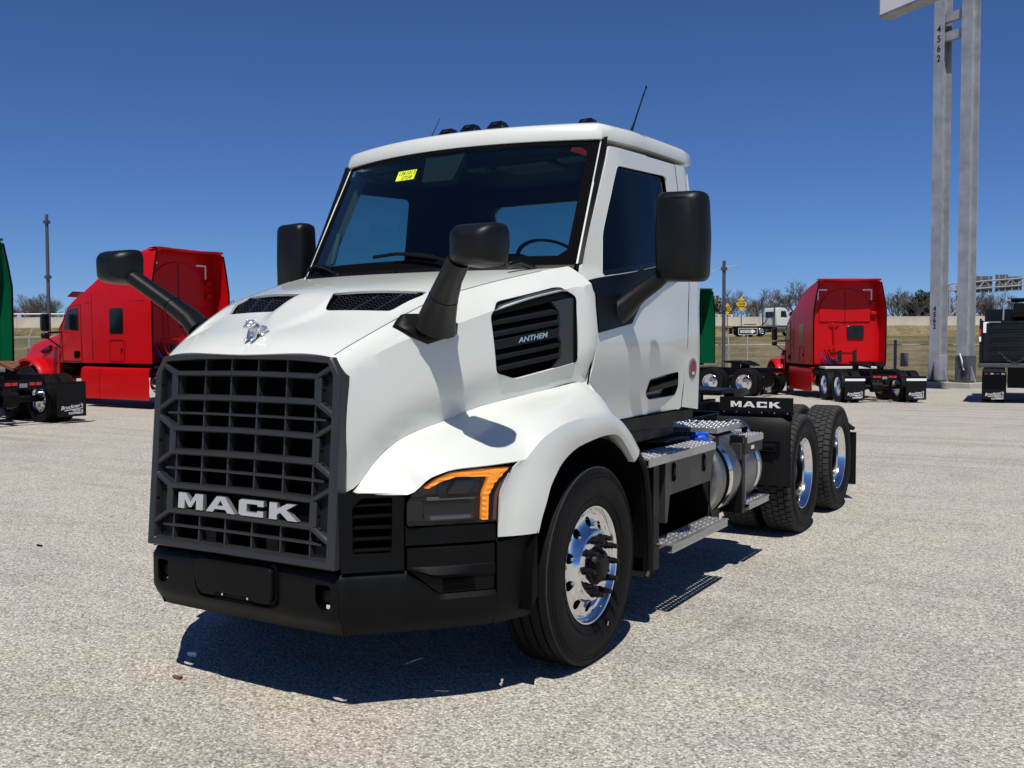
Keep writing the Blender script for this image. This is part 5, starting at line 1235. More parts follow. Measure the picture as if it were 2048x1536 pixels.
    mk('centre_seam', MB().bb(-.012, .012, YB_ + .036, YB_ + .042, 2.5, 3.62), MAT['dark_inset'], bw_)
    for s in (1, -1):
        b = MB(); b.bb(s * .60, s * .92, YB_ + .004, YB_ + .008, 3.60, 3.645); b.bb(s * .875, s * .92, YB_ + .004, YB_ + .008, 3.28, 3.60); mk('reflective_tape', b, MAT['reflector_white'], bw_)
    for zz in (2.78, 3.12): mk('back_step', MB().bb(-1.04, -.86, YB_ + .01, YB_ + .12, zz, zz + .12), P, bw_, bevel=.02)
    mk('equipment_plate', MB().bb(-.64, -.08, YB_ + .02, YB_ + .06, 2.0, 2.42), MAT['gloss_black'], bw_, bevel=.02)
    b = MB(); b.lathe([(0, .0), (0, .05), (.03, .05)], (0, 0, 0), 'y', 14); b.xf(Matrix.Translation((-.36, YB_ + .05, 2.26))); mk('work_lamp', b, MAT['lamp_grey'], bw_)
    for x, z in ((.15, 1.42), (-.35, 1.42)): mk('vent_plate', MB().bb(x - .07, x + .07, YB_ + .02, YB_ + .03, z - .17, z + .17), MAT['gloss_black'], bw_, bevel=.02)
    b = MB(); b.tube([(.55, YB_ + .06, 1.75), (.45, YB_ + .12, 1.72), (-.35, YB_ + .12, 1.72), (-.40, YB_ + .04, 1.74)], .015, 6); mk('hose_rail', b, P, bw_)
    b = MB(); b.tube([(.42, YB_ + .05, 2.5), (.40, YB_ + .10, 2.42), (.36, YB_ + .10, 1.8)], .022, 6); b.tube([(.20, YB_ + .05, 2.5), (.40, YB_ + .10, 2.46), (.55, YB_ + .05, 2.5)], .02, 6); mk('hose_mast', b, P, bw_)
    coil(bw_, .80, YB_ + .14, 1.45, .25, 1.30, .07, 13, MAT['coil_blue']); coil(bw_, .62, YB_ + .16, 1.62, .30, 1.38, .055, 10, MAT['coil_red'])
    b = MB()
    for k in range(5): b.tube([(.7 - .09 * k, YB_ + .08, 1.62), (.6 - .06 * k, YB_ + .22, 1.25), (.3 - .08 * k, YB_ + .2, 1.05)], .012, 5)
    mk('air_line', b, VB, bw_, merge=0)
    mk('cab_under', MB().bb(-1.02, 1.02, -3.3, -.1, .95, 1.13), VB, root)
    mk('deck_plate', MB().bb(-.9, .9, -.1, .55, 1.0, 1.06), MAT['trailer_white'] if deck_white else MAT['tread_plate'], root)
    for o in root.children_recursive:          # stretch the cab and hood to the long wheelbase
        if o.name.startswith('tyre'): continue
        if o.name.startswith('wheel'):
            if o.location.y < -.35: o.location.y = -.35 + (o.location.y + .35) * 1.12
        elif o.type == 'MESH':
            for v in o.data.vertices:
                if v.co.y < -.35: v.co.y = -.35 + (v.co.y + .35) * 1.12
    rear_chassis(root, 0, 3.45, (1.35, 2.67), white_top=white_top, rust=rust)
    return root
def place(l, d, hl_, hd_):     # lot position and heading (lot axes), returns location and z-rotation for a -Y nose
    x, y, _ = LD(l, d); fx = CR * hl_ - SR * hd_; fy = SR * hl_ + CR * hd_
    return (x, y, lot_z(l, d)), atan2(fx, -fy)
# left pair: red sleeper and the green one nearer to the camera
def world(x, y, f): return (x, y, lot_z(*ld(x, y))), atan2(f[0], -f[1])
fL = Vector((-1.0, .03)).normalized(); rL = Vector((fL.y, -fL.x))
c = Vector((-16.6, 11.6)) + rL * 1.2; loc, rz_ = world(c.x, c.y, fL)
sleeper_truck('sleeper_truck', 'red_paint', 'red high roof sleeper truck parked sideways behind the white truck hood', loc, rz_, group='sleeper trucks parked in the lot')
fL2 = Vector((-.99, .15)).normalized(); rL2 = Vector((fL2.y, -fL2.x)); c = Vector((-14.6, 8.45)) - rL2 * 1.22 + fL2 * 3.40; loc, rz_ = world(c.x, c.y, fL2)
sleeper_truck('sleeper_truck', 'green_paint', 'green sleeper truck cut by the left edge, its black rear frame showing', loc, rz_, rust=True, group='sleeper trucks parked in the lot')
loc, rz_ = place(11.2, 33.0, 0.0, 1.0)
sleeper_truck('sleeper_truck', 'red_paint', 'red sleeper truck facing away beside the two tall grey sign columns', loc, rz_, white_top=True, deck_white=True, group='sleeper trucks parked in the lot', fairing=True)
hG = Vector((-.77, .637)).normalized()
# tractor whose tandem shows behind the white cab
p0 = Vector((8.17, 34.6)) + hG * 2.67; 
nrm = Vector((hG.y, -hG.x)); p0 = p0 + nrm * 1.1
loc, rz_ = place(p0.x, p0.y, hG.x, hG.y)
sleeper_truck('sleeper_truck', 'green_paint', 'green sleeper truck mostly hidden behind the white cab, rear axles and flaps showing', loc, rz_, group='sleeper trucks parked in the lot')
# ---- dump truck at the right edge
def dump_truck():
    loc, rz_ = place(14.98, 28.7, .45, .893); root = empty('dump_truck', loc, rz_); tag(root, 'black dump truck cut by the right edge with chain across its tailgate', 'truck')
    K = MAT['black_paint']; H = 1.22
    b = MB(); b.bb(-H, H, -4.6, 0, 1.12, 1.2); b.bb(H - .06, H, -4.6, 0, 1.2, 2.45); b.bb(-H, -H + .06, -4.6, 0, 1.2, 2.45); b.bb(-H, H, -4.66, -4.6, 1.2, 2.9); body = mk('dump_bed', b, K, root, bevel=.02)
    for s in (1, -1):
        mk('bed_post', MB().bb(s * (H - .02), s * (H + .04), -.14, .02, 1.05, 2.5), K, body, bevel=.015)
        mk('side_lamp', MB().bb(s * (H - .005), s * (H + .046), .021, .03, 2.0, 2.18), MAT['red_lens'], body); mk('side_reflector', MB().bb(s * (H - .005), s * (H + .046), .021, .03, 1.82, 1.97), MAT['reflector_white'], body)
    tg = mk('tailgate', MB().bb(-H + .06, H - .06, -.03, .03, 1.24, 2.42), K, root, bevel=.01)
    for z in (1.36, 1.62, 1.88, 2.14): mk('tailgate_panel', MB().bb(-H + .28, H - .28, .03, .055, z + .03, z + .20), K, tg, bevel=.012)
    for z in (1.35, 1.60, 1.87, 2.13, 2.37): mk('tailgate_rib', MB().bb(-H + .2, H - .2, .03, .07, z - .018, z + .018), K, tg, bevel=.01)
    mk('tape', MB().bb(H - .52, H - .06, .036, .04, 2.36, 2.40), MAT['reflector_white'], tg); mk('tape', MB().bb(H - .14, H - .06, .0362, .0402, 2.08, 2.36), MAT['reflector_white'], tg)
    b = MB(); b.bb(H - 1.5, H - 1.2, .071, .075, 2.1, 2.2); mk('tailgate_label', b, MAT['letter_white'], tg)
    for i in range(15):
        t = i / 14; b = MB(); x = lerp(H - .52, H - 1.28, t); z = 1.50 - .30 * sin(pi * t) ; b.lathe([(-.007, .018), (.007, .018), (.007, .03), (-.007, .03)], (0, 0, 0), 'x' if i % 2 else 'y', 10, close=True); b.xf(Matrix.Translation((x, .10, z))); mk('chain_link', b, MAT['steel_dark'], tg)
    mk('bed_bumper', MB().bb(-H - .06, H + .06, -.12, .09, 1.06, 1.18), MAT['steel_dark'], root, bevel=.02)
    b = MB(); b.tube([(H - .58, -.1, 2.45), (H - .60, -.1, 2.95), (H - .66, -.1, 3.02), (H - .8, -.1, 3.03)], .022, 8); mk('tarp_arm', b, MAT['galv'], root)
    b = MB(); b.tube([(-H + .2, -.1, 3.03), (H - .78, -.1, 3.03)], .06, 10); mk('tarp_roll', b, VB, root)
    b = MB(); b.bb(-H + .1, H - .85, -4.5, -.4, 2.55, 2.95); mk('tarp_housing', b, CB, root)
    cb_ = mk('cab', MB().bb(-1.05, 1.05, -6.6, -4.9, 1.1, 2.9), K, root, bevel=.06); mk('hood', MB().bb(-.9, .9, -8.2, -6.6, .9, 2.0), K, root, bevel=.1)
    for ay in (-1.1, -2.45):
        for s in (1, -1):
            for xx, f in ((1.05, s < 0), (.71, s > 0)): simple_wheel(root, (s * xx, ay, .50), f)
    for s in (1, -1): simple_wheel(root, (s * 1.02, -7.2, .5), s < 0, front=True)
    for s in (1, -1):
        mk('frame_rail', MB().bb(s * .36, s * .44, -8, -.2, .78, 1.06), CB, root)
        fp = mk('mud_flap', MB().bb(s * .52, s * 1.16, -.25, -.238, .10, .92), MAT['flap_rubber'], root)
        flap_print(frame((s * .84, -.232, .27), (-1, 0, 0), (0, 0, 1)), fp, .50)
        for k in range(4): mk('flap_lamp', MB().bb(s * (.56 + .15 * k), s * (.66 + .15 * k), -.236, -.228, .84, .89), MAT['red_lens'] if k % 2 else MAT['reflector_white'], fp)
        mk('tail_plate', MB().bb(s * .6, s * 1.15, -.1, -.08, .93, 1.02), MAT['steel_dark'], root)
    mk('hitch_plate', MB().bb(-.5, .5, -.3, -.24, .45, 1.05), CB, root)
dump_truck()

# ---- white tractor on the far frontage road
def far_tractor():
    l, d = 26.9, 103.0; loc, rz_ = place(l, d, .93, .37); loc = (loc[0], loc[1], terr_z(l, d) + .02); root = empty('road_tractor', loc, rz_); tag(root, 'small white day cab truck far off on the road behind the one way sign', 'truck')
    Wm = MAT['white_paint']; Y = lambda y: -y
    b = MB(); pr = [(1.05, .05), (1.05, 1.55), (1.9, 1.75), (2.75, 1.35), (2.92, 1.1), (2.95, .15), (2.8, .05)]
    b.prism([(y, z) for z, y in pr], lambda y, z: (1.08, Y(y), z), lambda y, z: (-1.08, Y(y), z)); cab_ = mk('cab', b, Wm, root, bevel=.08, seg=3)
    for x0, x1 in ((-.8, -.42), (-.36, .36), (.42, .8)): mk('rear_window', MB().bb(x0, x1, -.045, -.02, 2.0, 2.55), MAT['gloss_black'], cab_)
    for s in (1, -1):
        b = MB(); b.prism([(.55, 1.95), (1.35, 1.95), (1.15, 2.6), (.55, 2.6)], lambda y, z: (s * 1.085, Y(y), z), lambda y, z: (s * 1.06, Y(y), z)); mk('door_window', b, MAT['gloss_black'], cab_)
        b = MB(); b.prism([(.35, 1.1), (1.5, 1.1), (1.5, 1.9), (.35, 1.9)], lambda y, z: (s * 1.084, Y(y), z), lambda y, z: (s * 1.07, Y(y), z)); mk('door', b, Wm, cab_, bevel=.01)
        b = MB(); b.tube([(s * .98, .18, .9), (s * .98, .18, 3.2), (s * .98, .28, 3.45)], .075, 10); mk('exhaust_stack', b, MAT['steel_dark'], root)
        b = MB(); b.lathe([(-1.2, 0), (-1.2, .3), (-.1, .3), (-.1, 0)], (s * .85, 0, .72), 'y', 20); mk('fuel_tank', b, MAT['brushed_aluminium'], root)
        mk('frame_rail', MB().bb(s * .36, s * .44, -4.0, 4.3, .74, 1.0), CB, root)
        for ay in (1.9, 3.2):
            for xx, f in ((1.07, s < 0), (.73, s > 0)): simple_wheel(root, (s * xx, ay, .5), f)
        simple_wheel(root, (s * 1.03, -2.9, .5), s < 0, front=True)
        mk('mud_flap', MB().bb(s * .6, s * 1.2, 4.2, 4.22, .1, .9), MAT['flap_rubber'], root); mk('flap_weight', MB().bb(s * .6, s * 1.2, 4.221, 4.225, .1, .22), MAT['reflector_white'], root)
        mk('door_mirror', MB().bb(s * 1.25, s * 1.42, -1.75, -1.65, 2.0, 2.5), VB, root, bevel=.02)
    b = MB(); b.prism([(1.6, .8), (1.6, 1.95), (3.2, 1.6), (3.4, 1.3), (3.4, .8)], lambda y, z: (.85, Y(y), z), lambda y, z: (-.85, Y(y), z)); mk('hood', b, Wm, root, bevel=.12, seg=3)
    b = MB(); b.prism([(-.46, 2.0), (.46, 2.0), (.4, 3.0), (-.4, 3.0)], lambda x, y: (x, y, 1.25), lambda x, y: (x, y, 1.18)); mk('fifth_wheel', b, CB, root)
    for k in range(3):
        b = MB(); b.tube([(.4 - .2 * k, .12, 2.0), (.2 - .1 * k, .5, 1.3 + .1 * k), (0, 1.2, 1.1)], .02, 5); mk('air_line', b, VB, root)
far_tractor()
# ================================================================== sign columns, poles, fence, road edge, trees
def ibeam(root, o, ang, w, dp, h, z0, name, mat):
    b = MB(); t = .035
    b.bb(-w / 2, w / 2, -dp / 2, -dp / 2 + t, 0, h); b.bb(-w / 2, w / 2, dp / 2 - t, dp / 2, 0, h); b.bb(-.014, .014, -dp / 2 + t, dp / 2 - t, 0, h)
    b.xf(Matrix.Translation((o[0], o[1], z0)) @ Matrix.Rotation(ang, 4, 'Z')); return mk(name, b, mat, root, smooth=0)
SIGN = empty('pylon_sign', LD(px(1905, 43.5), 43.5, lot_z(17, 43.5))); tag(SIGN, 'tall pylon sign with two grey steel columns and a white cabinet', 'sign')
SIGN_inv = SIGN.matrix_world
def pylon():
    Z0 = lot_z(17, 43.5); base = Vector(SIGN.location)
    YAWB = YAW - radians(59)
    col = []
    for xc, d in ((1876, 43.6), (1931, 42.4)):
        x, y, _ = LD(px(xc, d), d); lx, ly = x - base.x, y - base.y
        c = ibeam(SIGN, (lx, ly), YAWB, .50, .56, 18.0, .25, 'steel_column', MAT['galv']); col.append((lx, ly, c))
        b = MB(); b.box((lx, ly, .125), (1.5, 1.5, .26), Matrix.Rotation(YAWB, 3, 'Z')); mk('column_footing', b, MAT['concrete'], SIGN, bevel=.02)
        for k, (ox, oy) in enumerate(((.30, 0), (-.30, 0), (0, .36), (0, -.36))):
            b = MB(); R = Matrix.Translation((lx, ly, .255)) @ Matrix.Rotation(YAWB, 4, 'Z')
            sgn = 1 if (ox + oy) > 0 else -1
            if ox: b.prism([(.22 * sgn, 0), (.52 * sgn, 0), (.22 * sgn, .85)], lambda a, z: (a, -.02, z), lambda a, z: (a, .02, z))
            else: b.prism([(.28 * sgn, 0), (.55 * sgn, 0), (.28 * sgn, .85)], lambda a, z: (-.02, a, z), lambda a, z: (.02, a, z))
            mk('gusset', b.xf(R), MAT['steel_dark'] if k % 2 else MAT['galv'], SIGN)
        b = MB(); b.box((lx, ly, .30), (.9, .95, .05), Matrix.Rotation(YAWB, 3, 'Z')); mk('base_plate', b, MAT['steel_dark'], SIGN)
    # link beams
    a, c = col
    for z in (16.0, 15.2):
        b = MB(); d = Vector((c[0] - a[0], c[1] - a[1], 0)); m_ = Vector((a[0] + c[0], a[1] + c[1], 0)) / 2 + Vector((0, 0, z)); b.box(m_, (d.length, .25, .38), Matrix.Rotation(atan2(d.y, d.x), 3, 'Z')); mk('link_beam', b, MAT['galv'], SIGN)
    # lower cover boxes
    b = MB(); b.box((a[0], a[1], .85), (.62, .52, 1.1), Matrix.Rotation(YAWB, 3, 'Z')); mk('column_cover', b, MAT['galv'], SIGN, bevel=.01)
    b = MB(); b.box((c[0], c[1], .85), (.55, .66, 1.1), Matrix.Rotation(YAWB, 3, 'Z')); mk('column_cover', b, MAT['steel_dark'], SIGN, bevel=.01)
    fx, fy = sin(YAWB), -cos(YAWB)
    b = MB(); q = Vector((c[0], c[1], 0)); e = Vector((cos(YAWB), sin(YAWB), 0)); nf = Vector((fx, fy, 0))
    b.tube([q + nf * .34 - e * .1 + Vector((0, 0, 1.45)), q + nf * .40 + Vector((0, 0, 1.5)), q + nf * .42 + e * .12 + Vector((0, 0, 1.2)), q + nf * .42 + e * .22 + Vector((0, 0, .8))], .03, 6); mk('conduit', b, MAT['letter_white'], SIGN)
    b = MB(); b.box(q + nf * .40 + e * .3 + Vector((0, 0, 1.05)), (.22, .12, .26), Matrix.Rotation(YAWB, 3, 'Z')); mk('junction_box', b, MAT['steel_dark'], SIGN, bevel=.01)
    # numbers 4562 down the face, near the top and near the base
    for ztop, st, sz_ in ((15.55, .42, .40), (2.95 + .5, .235, .30)):
        for k, chx in enumerate('4562'):
            t = textmb(chx, sz_ if ztop > 5 else .30, 0, bold=.008); q = Vector((a[0], a[1], 0)) + nf * .286 + Vector((0, 0, ztop - k * (st if ztop > 5 else .235)))
            M = frame(q, e, (0, 0, 1)) if ztop > 5 else frame(q, (0, 0, -1), e)
            if ztop < 5: M = frame(Vector((a[0], a[1], 0)) + nf * .286 + Vector((0, 0, ztop - k * .26)), e, (0, 0, 1))
            mk('column_number', t.xf(M), MAT['ink'], SIGN, smooth=0)
    # cabinet
    A = Vector(LD(px(1748, 40.05), 40.05, 14.5)) - base; B = Vector(LD(px(1870, 37.1), 37.1, 14.5)) - base
    d = (B - A).normalized(); n_ = Vector((d.y, -d.x, 0)); 
    th = .62; Lc = 7.2; ctr = A + d * Lc / 2 - n_ * 0
    R = Matrix.Rotation(atan2(d.y, d.x), 3, 'Z')
    side = Vector((CR, SR, 0)); sgn = 1 if n_.dot(side) > 0 else -1
    b = MB(); b.box(ctr + n_ * sgn * th / 2 + Vector((0, 0, 2.0)), (Lc, th, 4.0), R); cabn = mk('sign_cabinet', b, MAT['galv'], SIGN, bevel=.02)
    b = MB(); b.box(ctr - n_ * sgn * .012 + Vector((0, 0, 2.06)), (Lc - .2, .02, 3.9), R); mk('sign_face', b, MAT['sign_face'], SIGN)
pylon()
def lamp_pole(l, d, z1, r, label, arm):
    z0 = lot_z(l, min(d, 46)); x, y, _ = LD(l, d); root = empty('light_pole', (x, y, z0)); tag(root, label, 'pole', 'poles along the fence')
    b = MB(); b.tube([(0, 0, 0), (0, 0, z1 - z0)], [r, r * .85], 10); mk('pole', b, MAT['steel_dark'], root, smooth=40)
    if arm:
        e = Vector((CR, SR, 0)); b = MB(); b.tube([-e * arm + Vector((0, 0, z1 - z0 - .55)), e * 0 + Vector((0, 0, z1 - z0 - .28)), e * arm + Vector((0, 0, z1 - z0 - .22))], .022, 6); mk('cross_arm', b, MAT['galv'], root)
    for z in (z1 - z0 - .35, (z1 - z0) * .62): mk('pole_band', MB().box((0, 0, z), (r * 2.6, r * 2.6, .14)), MAT['steel_dark'], root)
lamp_pole(px(1447, 43.5), 43.5, 5.15, .085, 'dark steel pole with thin cross arm between green strip and one way sign', .68)
lamp_pole(px(100, 45), 45.0, 7.45, .085, 'tall plain grey pole behind the red truck on the left', 0)
def fence(l0, l1, d, label, step=3.05, sign_at=None):
    x, y, _ = LD(l0, d); root = empty('chain_link_fence', (x, y, 0), YAW); tag(root, label, 'fence', 'fence round the lot')
    n = int((l1 - l0) / step); H = 1.92
    for i in range(n + 1):
        z = lot_z(l0 + i * step, d); b = MB(); b.tube([(i * step, 0, z), (i * step, 0, z + H)], .03, 6); b.tube([(i * step, 0, z + H), (i * step + .02, .28, z + H + .35)], .018, 5); mk('fence_post', b, MAT['galv'] if i % 3 else MAT['steel_dark'], root)
    zz = [lot_z(l0 + i * step, d) for i in range(n + 1)]
    b = MB(); b.tube([(i * step, 0, zz[i] + H - .03) for i in range(n + 1)], .021, 6); mk('top_rail', b, MAT['galv'], root)
    for k in range(3):
        b = MB(); b.tube([(i * step, .10 + .08 * k, zz[i] + H + .12 + .1 * k) for i in range(n + 1)], .006, 3); mk('barbed_wire', b, MAT['steel_dark'], root)
    b = MB(); b.grid([[(i * step, 0, zz[i] + z) for i in range(n + 1)] for z in (.05, H - .05)]); mk('wire_mesh', b, MAT['chain_link'], root)
    if sign_at is not None:
        q = sign_at - l0; z = lot_z(sign_at, d); mk('fence_sign', MB().bb(q - .18, q + .18, -.06, -.04, z + .9, z + 1.52), MAT['sign_back'], root)
        b = MB(); b.tube([(q - .42, -.05, z), (q - .42, -.05, z + 2.1)], .07, 8); mk('gate_post', b, MAT['steel_dark'], root)
fence(6.8, 25.2, 44.8, 'chain link fence with barbed wire arms along the right of the lot', sign_at=px(1808, 44.8))
fence(-28.0, -18.8, 44.8, 'chain link fence glimpsed at the left beside the green truck')
# road sign: one way
def one_way():
    d = 44.0; l = px(1495, d); z0 = lot_z(l, d); root = empty('road_sign', LD(l, d, z0), YAW); tag(root, 'black and white one way sign with arrow on a thin post', 'sign')
    b = MB(); b.tube([(0, 0, 0), (0, 0, 2.35)], .028, 6); mk('sign_post', b, MAT['galv'], root)
    zc_ = 1.645 + (683 - 664.5) / 1973.1 * d - z0
    mk('sign_border', MB().bb(-.425, .425, -.045, -.035, zc_ - .145, zc_ + .145), MAT['letter_white'], root); mk('sign_plate', MB().bb(-.405, .405, -.05, -.0455, zc_ - .125, zc_ + .125), MAT['ink'], root)
    b = MB(); b.prism([(-.34, -.06), (.17, -.06), (.17, -.105), (.35, 0), (.17, .105), (.17, .06), (-.34, .06)], lambda x, z: (x, -.054, zc_ + z), lambda x, z: (x, -.0505, zc_ + z)); mk('arrow', b, MAT['letter_white'], root)
    t = textmb('ONE WAY', .095, 0, bold=.004); t.xf(frame((-.08, -.0555, zc_), (1, 0, 0), (0, 0, 1))); mk('sign_lettering', t, MAT['ink'], root, smooth=0)
one_way()
def diamond(xp, yp, d, size, label):
    l = px(xp, d); z0 = terr_z(l, d); zc_ = 1.645 + (683 - yp) / 1973.1 * d - z0; root = empty('warning_sign', LD(l, d, z0), YAW); tag(root, label, 'sign', 'yellow diamond signs by the road')
    b = MB(); b.tube([(0, 0, 0), (0, 0, zc_)], .05, 6); mk('sign_post', b, MAT['steel_dark'], root)
    b = MB(); b.prism(rounded([(0, -size), (size * .72, 0), (0, size), (-size * .72, 0)], .06, 3), lambda x, z: (x, -.08, zc_ + z), lambda x, z: (x, -.06, zc_ + z)); mk('sign_plate', b, MAT['sign_yellow'], root)
    for k, tx in enumerate(('DO NOT', 'CROSS', 'WHEN')):
        t = textmb(tx, size * .30, 0, bold=.012); t.xf(frame((0, -.083, zc_ + size * (.34 - .34 * k)), (1, 0, 0), (0, 0, 1))); mk('sign_lettering', t, MAT['ink'], root, smooth=0)
diamond(1482, 610, 107.5, .84, 'yellow diamond warning sign standing clear left of the far white truck')
diamond(1454, 620, 109.0, .66, 'paler yellow diamond sign half behind the dark pole')
# concrete barrier along the highway, with parapet rail on the left
def barrier():
    root = empty('highway_barrier', LD(0, 112, 3.4), YAW); tag(root, 'long beige concrete barrier wall along the raised highway', 'barrier')
    for i in range(-12, 13):
        l0 = i * 7.0; z = terr_z(l0, 112) - 3.4; t = .15 if l0 < -5 else 0
        b = MB(); b.prism([(-.30, -.7), (.30, -.7), (.12, .25), (.10, .95 + t), (-.10, .95 + t), (-.12, .25)], lambda y, zz: (l0, y, z + zz), lambda y, zz: (l0 + 6.97, y, z + zz)); mk('barrier_section', b, MAT['barrier'], root)
        if l0 < -20:
            b = MB(); b.tube([(l0, -.05, z + 1.32 + t), (l0 + 7, -.05, z + 1.32 + t)], .07, 6); mk('parapet_rail', b, MAT['reflector_white'], root); b = MB(); b.bb(l0 + 3.3, l0 + 3.6, -.12, .06, z + .9, z + 1.3 + t); mk('rail_post', b, MAT['galv'], root)
barrier()
def trailer():
    l, d = px(1405, 118), 118; root = empty('white_trailer', LD(l, d, terr_z(l, d)), YAW); tag(root, 'white box trailer on the highway behind the barrier', 'trailer')
    zc_ = 1.645 + (683 - 654) / 1973.1 * d - terr_z(l, d); zt_ = 1.645 + (683 - 631.5) / 1973.1 * d - terr_z(l, d)
    mk('box', MB().bb(-8, px(1461, d) - l, -1.2, 1.2, zc_ - .6, zt_), MAT['trailer_white'], root, bevel=.03)
    for k in range(4): mk('box_vent', MB().bb(.3 + .75 * k, .85 + .75 * k, -1.206, -1.2, zt_ - .22, zt_ - .08), MAT['sign_back'], root)
    for k in (-6, -4.7, 1.6): 
        for yy in (-1.0, 1.0): 
            w = simple_wheel(root, (k, yy, .5), False); w.rotation_euler = (0, 0, -pi / 2 if yy < 0 else pi / 2)
trailer()
# sign gantry over the highway
def gantry():
    d = 126.0; z0 = terr_z(60, d); L = lambda x: px(x, d); Zp = lambda y: 1.645 + (683 - y) / 1973.1 * d - z0
    root = empty('sign_gantry', LD(L(1905), d, z0), YAW); tag(root, 'overhead steel truss gantry carrying grey sign backs above the highway', 'gantry'); o = L(1905)
    for x in (1897, 1912):
        b = MB(); b.tube([(L(x) - o, 0, 0), (L(x) - o, 0, Zp(573))], .16, 8); mk('gantry_leg', b, MAT['galv'], root)
    for k in range(5):
        b = MB(); zz = lerp(0, Zp(575), k / 5); z2 = lerp(0, Zp(575), (k + 1) / 5); b.tube([(L(1897) - o, 0, zz), (L(1912) - o, 0, z2)] if k % 2 else [(L(1912) - o, 0, zz), (L(1897) - o, 0, z2)], .07, 5); mk('leg_brace', b, MAT['galv'], root)
    xs = [1897 + 13 * i for i in range(20)]; up_ = lambda x: Zp(571 - (x - 1897) * .075); lo_ = lambda x: Zp(585 - (x - 1897) * .075)
    for yy in (-.6, .6):
        for f in (up_, lo_):
            b = MB(); b.tube([(L(x) - o, yy, f(x)) for x in xs], .075, 6); mk('truss_chord', b, MAT['galv'], root)
    for i in range(len(xs) - 1):
        b = MB(); a, c = (up_, lo_) if i % 2 else (lo_, up_); b.tube([(L(xs[i]) - o, -.6, a(xs[i])), (L(xs[i + 1]) - o, -.6, c(xs[i + 1]))], .06, 5); mk('truss_web', b, MAT['galv'], root)
    for (x0, x1, y0, y1) in ((1936, 1956, 551, 590), (1956.5, 1987.5, 555, 588), (1994, 2019, 552, 586), (2019.5, 2047, 556, 584), (2054, 2090, 548, 582)):
        b = MB(); b.bb(L(x0) - o, L(x1) - o, .75, .82, Zp(y1), Zp(y0)); sp = mk('sign_panel', b, MAT['sign_back'], root)
        for k in (.25, .75): mk('panel_stiffener', MB().bb(L(lerp(x0, x1, k)) - o - .05, L(lerp(x0, x1, k)) - o + .05, .66, .75, Zp(y1), Zp(y0)), MAT['galv'], sp)
gantry()

# ---- trees beyond the highway
def grow(rnd, h, depth=5, spread=.55, n0=5, evergreen=False):
    tr = MB(); tw = MB()
    def br(p, d, L, r, k):
        q = p + d * L * .5 + Vector((rnd.uniform(-1, 1), rnd.uniform(-1, 1), rnd.uniform(-.3, 1))) * L * .06; e = p + d * L
        (tr if k >= depth - 1 else tw).tube([p, q, e], [r, r * .8, r * .62], 5 if k >= depth - 1 else 3, cap=False)
        if k == 0: return
        for i in range(rnd.choice((3, 3, 4)) if k > 1 else 4):
            ax = Vector((rnd.uniform(-1, 1), rnd.uniform(-1, 1), rnd.uniform(-.25, .8))); nd = (d * .75 + ax * spread * 1.15).normalized()
            t = rnd.uniform(.45, 1.0) if i else 1.0
            br(p.lerp(e, t), nd, L * rnd.uniform(.58, .84), max(.012, r * .58), k - 1)
    base = Vector((0, 0, 0))
    for i in range(n0 if n0 > 1 else 1):
        a = rnd.uniform(0, 6.28); d = Vector((cos(a) * .35, sin(a) * .35, 1)).normalized() if n0 > 1 else Vector((0, 0, 1))
        br(base, d, h * .30, h * .022, depth)
    return tr, tw
TREES = []
for i in range(5):
    rn = random.Random(40 + i); tr, tw = grow(rn, 5.2, 5, .5 + .06 * i, (1, 2, 1, 3, 2)[i])
    TREES.append((mesh('trunk', tr, MAT['bark'], 60, merge=0, recalc=False), mesh('crown', tw, MAT['twig'], 0, merge=0, recalc=False)))
def leafy(seed, R, H, n, sz):
    rn = random.Random(seed); b = MB()
    cl = [(Vector((rn.gauss(0, R * .45), rn.gauss(0, R * .45), H * rn.uniform(.28, .95))), rn.uniform(.3, .6) * R) for _ in range(14)]
    for i in range(n):
        c, r = rn.choice(cl); v = Vector((rn.gauss(0, 1), rn.gauss(0, 1), rn.gauss(0, .8))); v = v.normalized() * r * rn.uniform(.5, 1) + c
        a = Vector((rn.uniform(-1, 1), rn.uniform(-1, 1), rn.uniform(-1, 1))).normalized(); q = a.orthogonal().normalized(); s = sz * rn.uniform(.6, 1.4)
        b.add([v, v + a * s + q * s * .5, v + a * s * 1.6, v + a * s - q * s * .5], [(0, 1, 2, 3)])
    t = MB(); t.tube([(0, 0, 0), (.1, 0, H * .4), (0, .1, H * .85)], [.18, .13, .05], 6)
    return mesh('trunk', t, MAT['bark'], 60), b
def tree(name, meshes, xp, d, h0, sc, rot, label, group):
    l = px(xp, d); r = empty(name, LD(l, d, terr_z(l, d) - .1), rot); r.scale = (sc * 1.05, sc * 1.05, sc * h0); tag(r, label, 'tree', group)
    link('trunk', meshes[0], r); link('crown', meshes[1], r)
ORD = ['first', 'second', 'third', 'fourth', 'fifth', 'sixth', 'seventh', 'eighth', 'ninth', 'tenth', 'eleventh']
def cluster(x0, x1, n, dep, where, ytop, sd):
    rn = random.Random(sd)
    for i in range(n):
        xp = lerp(x0, x1, (i + .5) / n) + rn.uniform(-6, 6); d = dep + rn.uniform(-5, 8); z0 = terr_z(px(xp, d), d); H = 1.645 + (683 - ytop(xp) + rn.uniform(-6, 12)) / 1973.1 * d - z0
        k = rn.randrange(5); sc = H / 4.6
        tree('bare_tree', TREES[k], xp, d, 1.0, sc, rn.uniform(0, 6.28), 'bare tree %s from left %s' % (ORD[i], where), 'bare trees beyond the highway')
cluster(18, 130, 5, 128, 'behind the rail at far left', lambda x: 592 + 10 * sin(x * .05), 3)
cluster(440, 560, 2, 130, 'beside the white hood and red truck roof', lambda x: 596, 4)
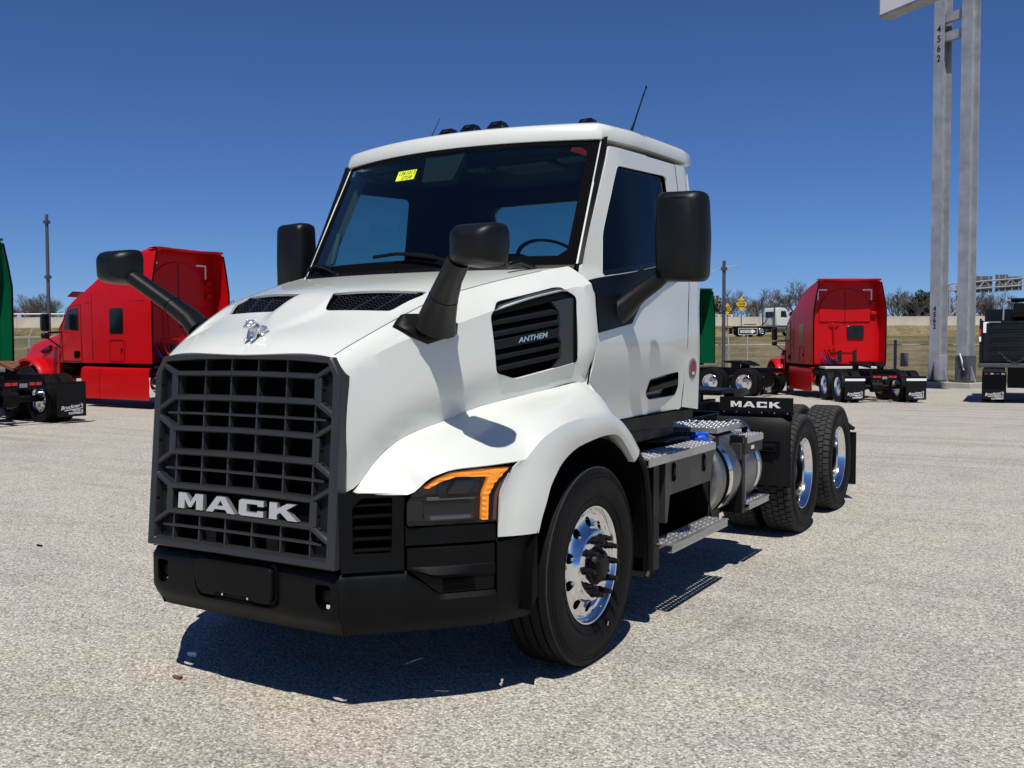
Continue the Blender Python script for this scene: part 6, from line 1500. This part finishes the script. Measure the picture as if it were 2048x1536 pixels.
cluster(1412, 1600, 8, 128, 'between dark pole and red truck', lambda x: 592 - (x - 1412) * .05 + 8 * sin(x * .09), 5)
cluster(1772, 1862, 5, 128, 'between red truck and sign columns', lambda x: 588 + 6 * sin(x * .1), 6)
cluster(1900, 2040, 6, 134, 'above the dump truck', lambda x: 596 - 8 * sin((x - 1900) * .02), 7)
def green_tree(xp, d, ytop, R, seed, mat, label, n=1500):
    l = px(xp, d); z0 = terr_z(l, d); H = 1.645 + (683 - ytop) / 1973.1 * d - z0; tr, b = leafy(seed, R, H, n, .20); r = empty('evergreen_tree', LD(l, d, z0 - .1)); tag(r, label, 'tree'); link('trunk', tr, r); link('crown', mesh('crown', b, MAT[mat], 0, merge=0, recalc=False), r)
green_tree(1846, 126, 588, 1.7, 1, 'evergreen', 'dark green leafy tree just left of the grey sign columns', 2600)
green_tree(1829, 127, 600, 1.5, 9, 'evergreen', 'smaller dark green tree beside the tall dark green one', 1600)
green_tree(1421, 124, 592, 1.3, 2, 'dry_leaf', 'olive green tree at the edge of the green truck strip', 1500)
# brush under the trees, a mass nobody could count
b = MB(); rn = random.Random(11)
for k in range(5200):
    xp = rn.choice((rn.uniform(0, 150), rn.uniform(1400, 1620), rn.uniform(1760, 2048), rn.uniform(1400, 2048))); d = rn.uniform(117, 140); l = px(xp, d); z = terr_z(l, d) + rn.uniform(-.1, 1.0) * rn.uniform(.6, 2.0)
    v = Vector(LD(l, d, z)); a = Vector((rn.uniform(-1, 1), rn.uniform(-1, 1), rn.uniform(-.2, 1))).normalized(); q = a.orthogonal().normalized(); s = rn.uniform(.25, .75); w = .05
    b.add([v - q * w, v + q * w, v + a * s], [(0, 1, 2)])
o = mk('roadside_brush', b, MAT['twig'], None, smooth=0, merge=0, recalc=False); tag(o, 'grey brown brush massed under the trees beyond the barrier', 'brush', kind='stuff')
# litter on the lot
def litter(name, x, y, label, mat, sc):
    rn = random.Random(int(x * 100)); b = MB(); n = 7; pts = [(sc[0] * cos(2 * pi * k / n) * rn.uniform(.6, 1.2), sc[1] * sin(2 * pi * k / n) * rn.uniform(.6, 1.2)) for k in range(n)]
    b.prism(pts, lambda a, c: (x + a, y + c, .010 + .012 * (a / sc[0]) ** 2), lambda a, c: (x + a, y + c, .003)); o = mk(name, b, MAT[mat], None, smooth=0); tag(o, label, 'litter')
litter('dry_leaf', -.493, -1.234, 'dark red dry leaf on the ground below the bumper left end', 'rust', (.045, .018))
litter('paper_scrap', -.70, -.965, 'white paper scrap at the front left corner of the truck shadow', 'letter_white', (.030, .012))
litter('twig_piece', -3.972, .351, 'short black twig on the ground left of the bumper', 'void_black', (.055, .008))
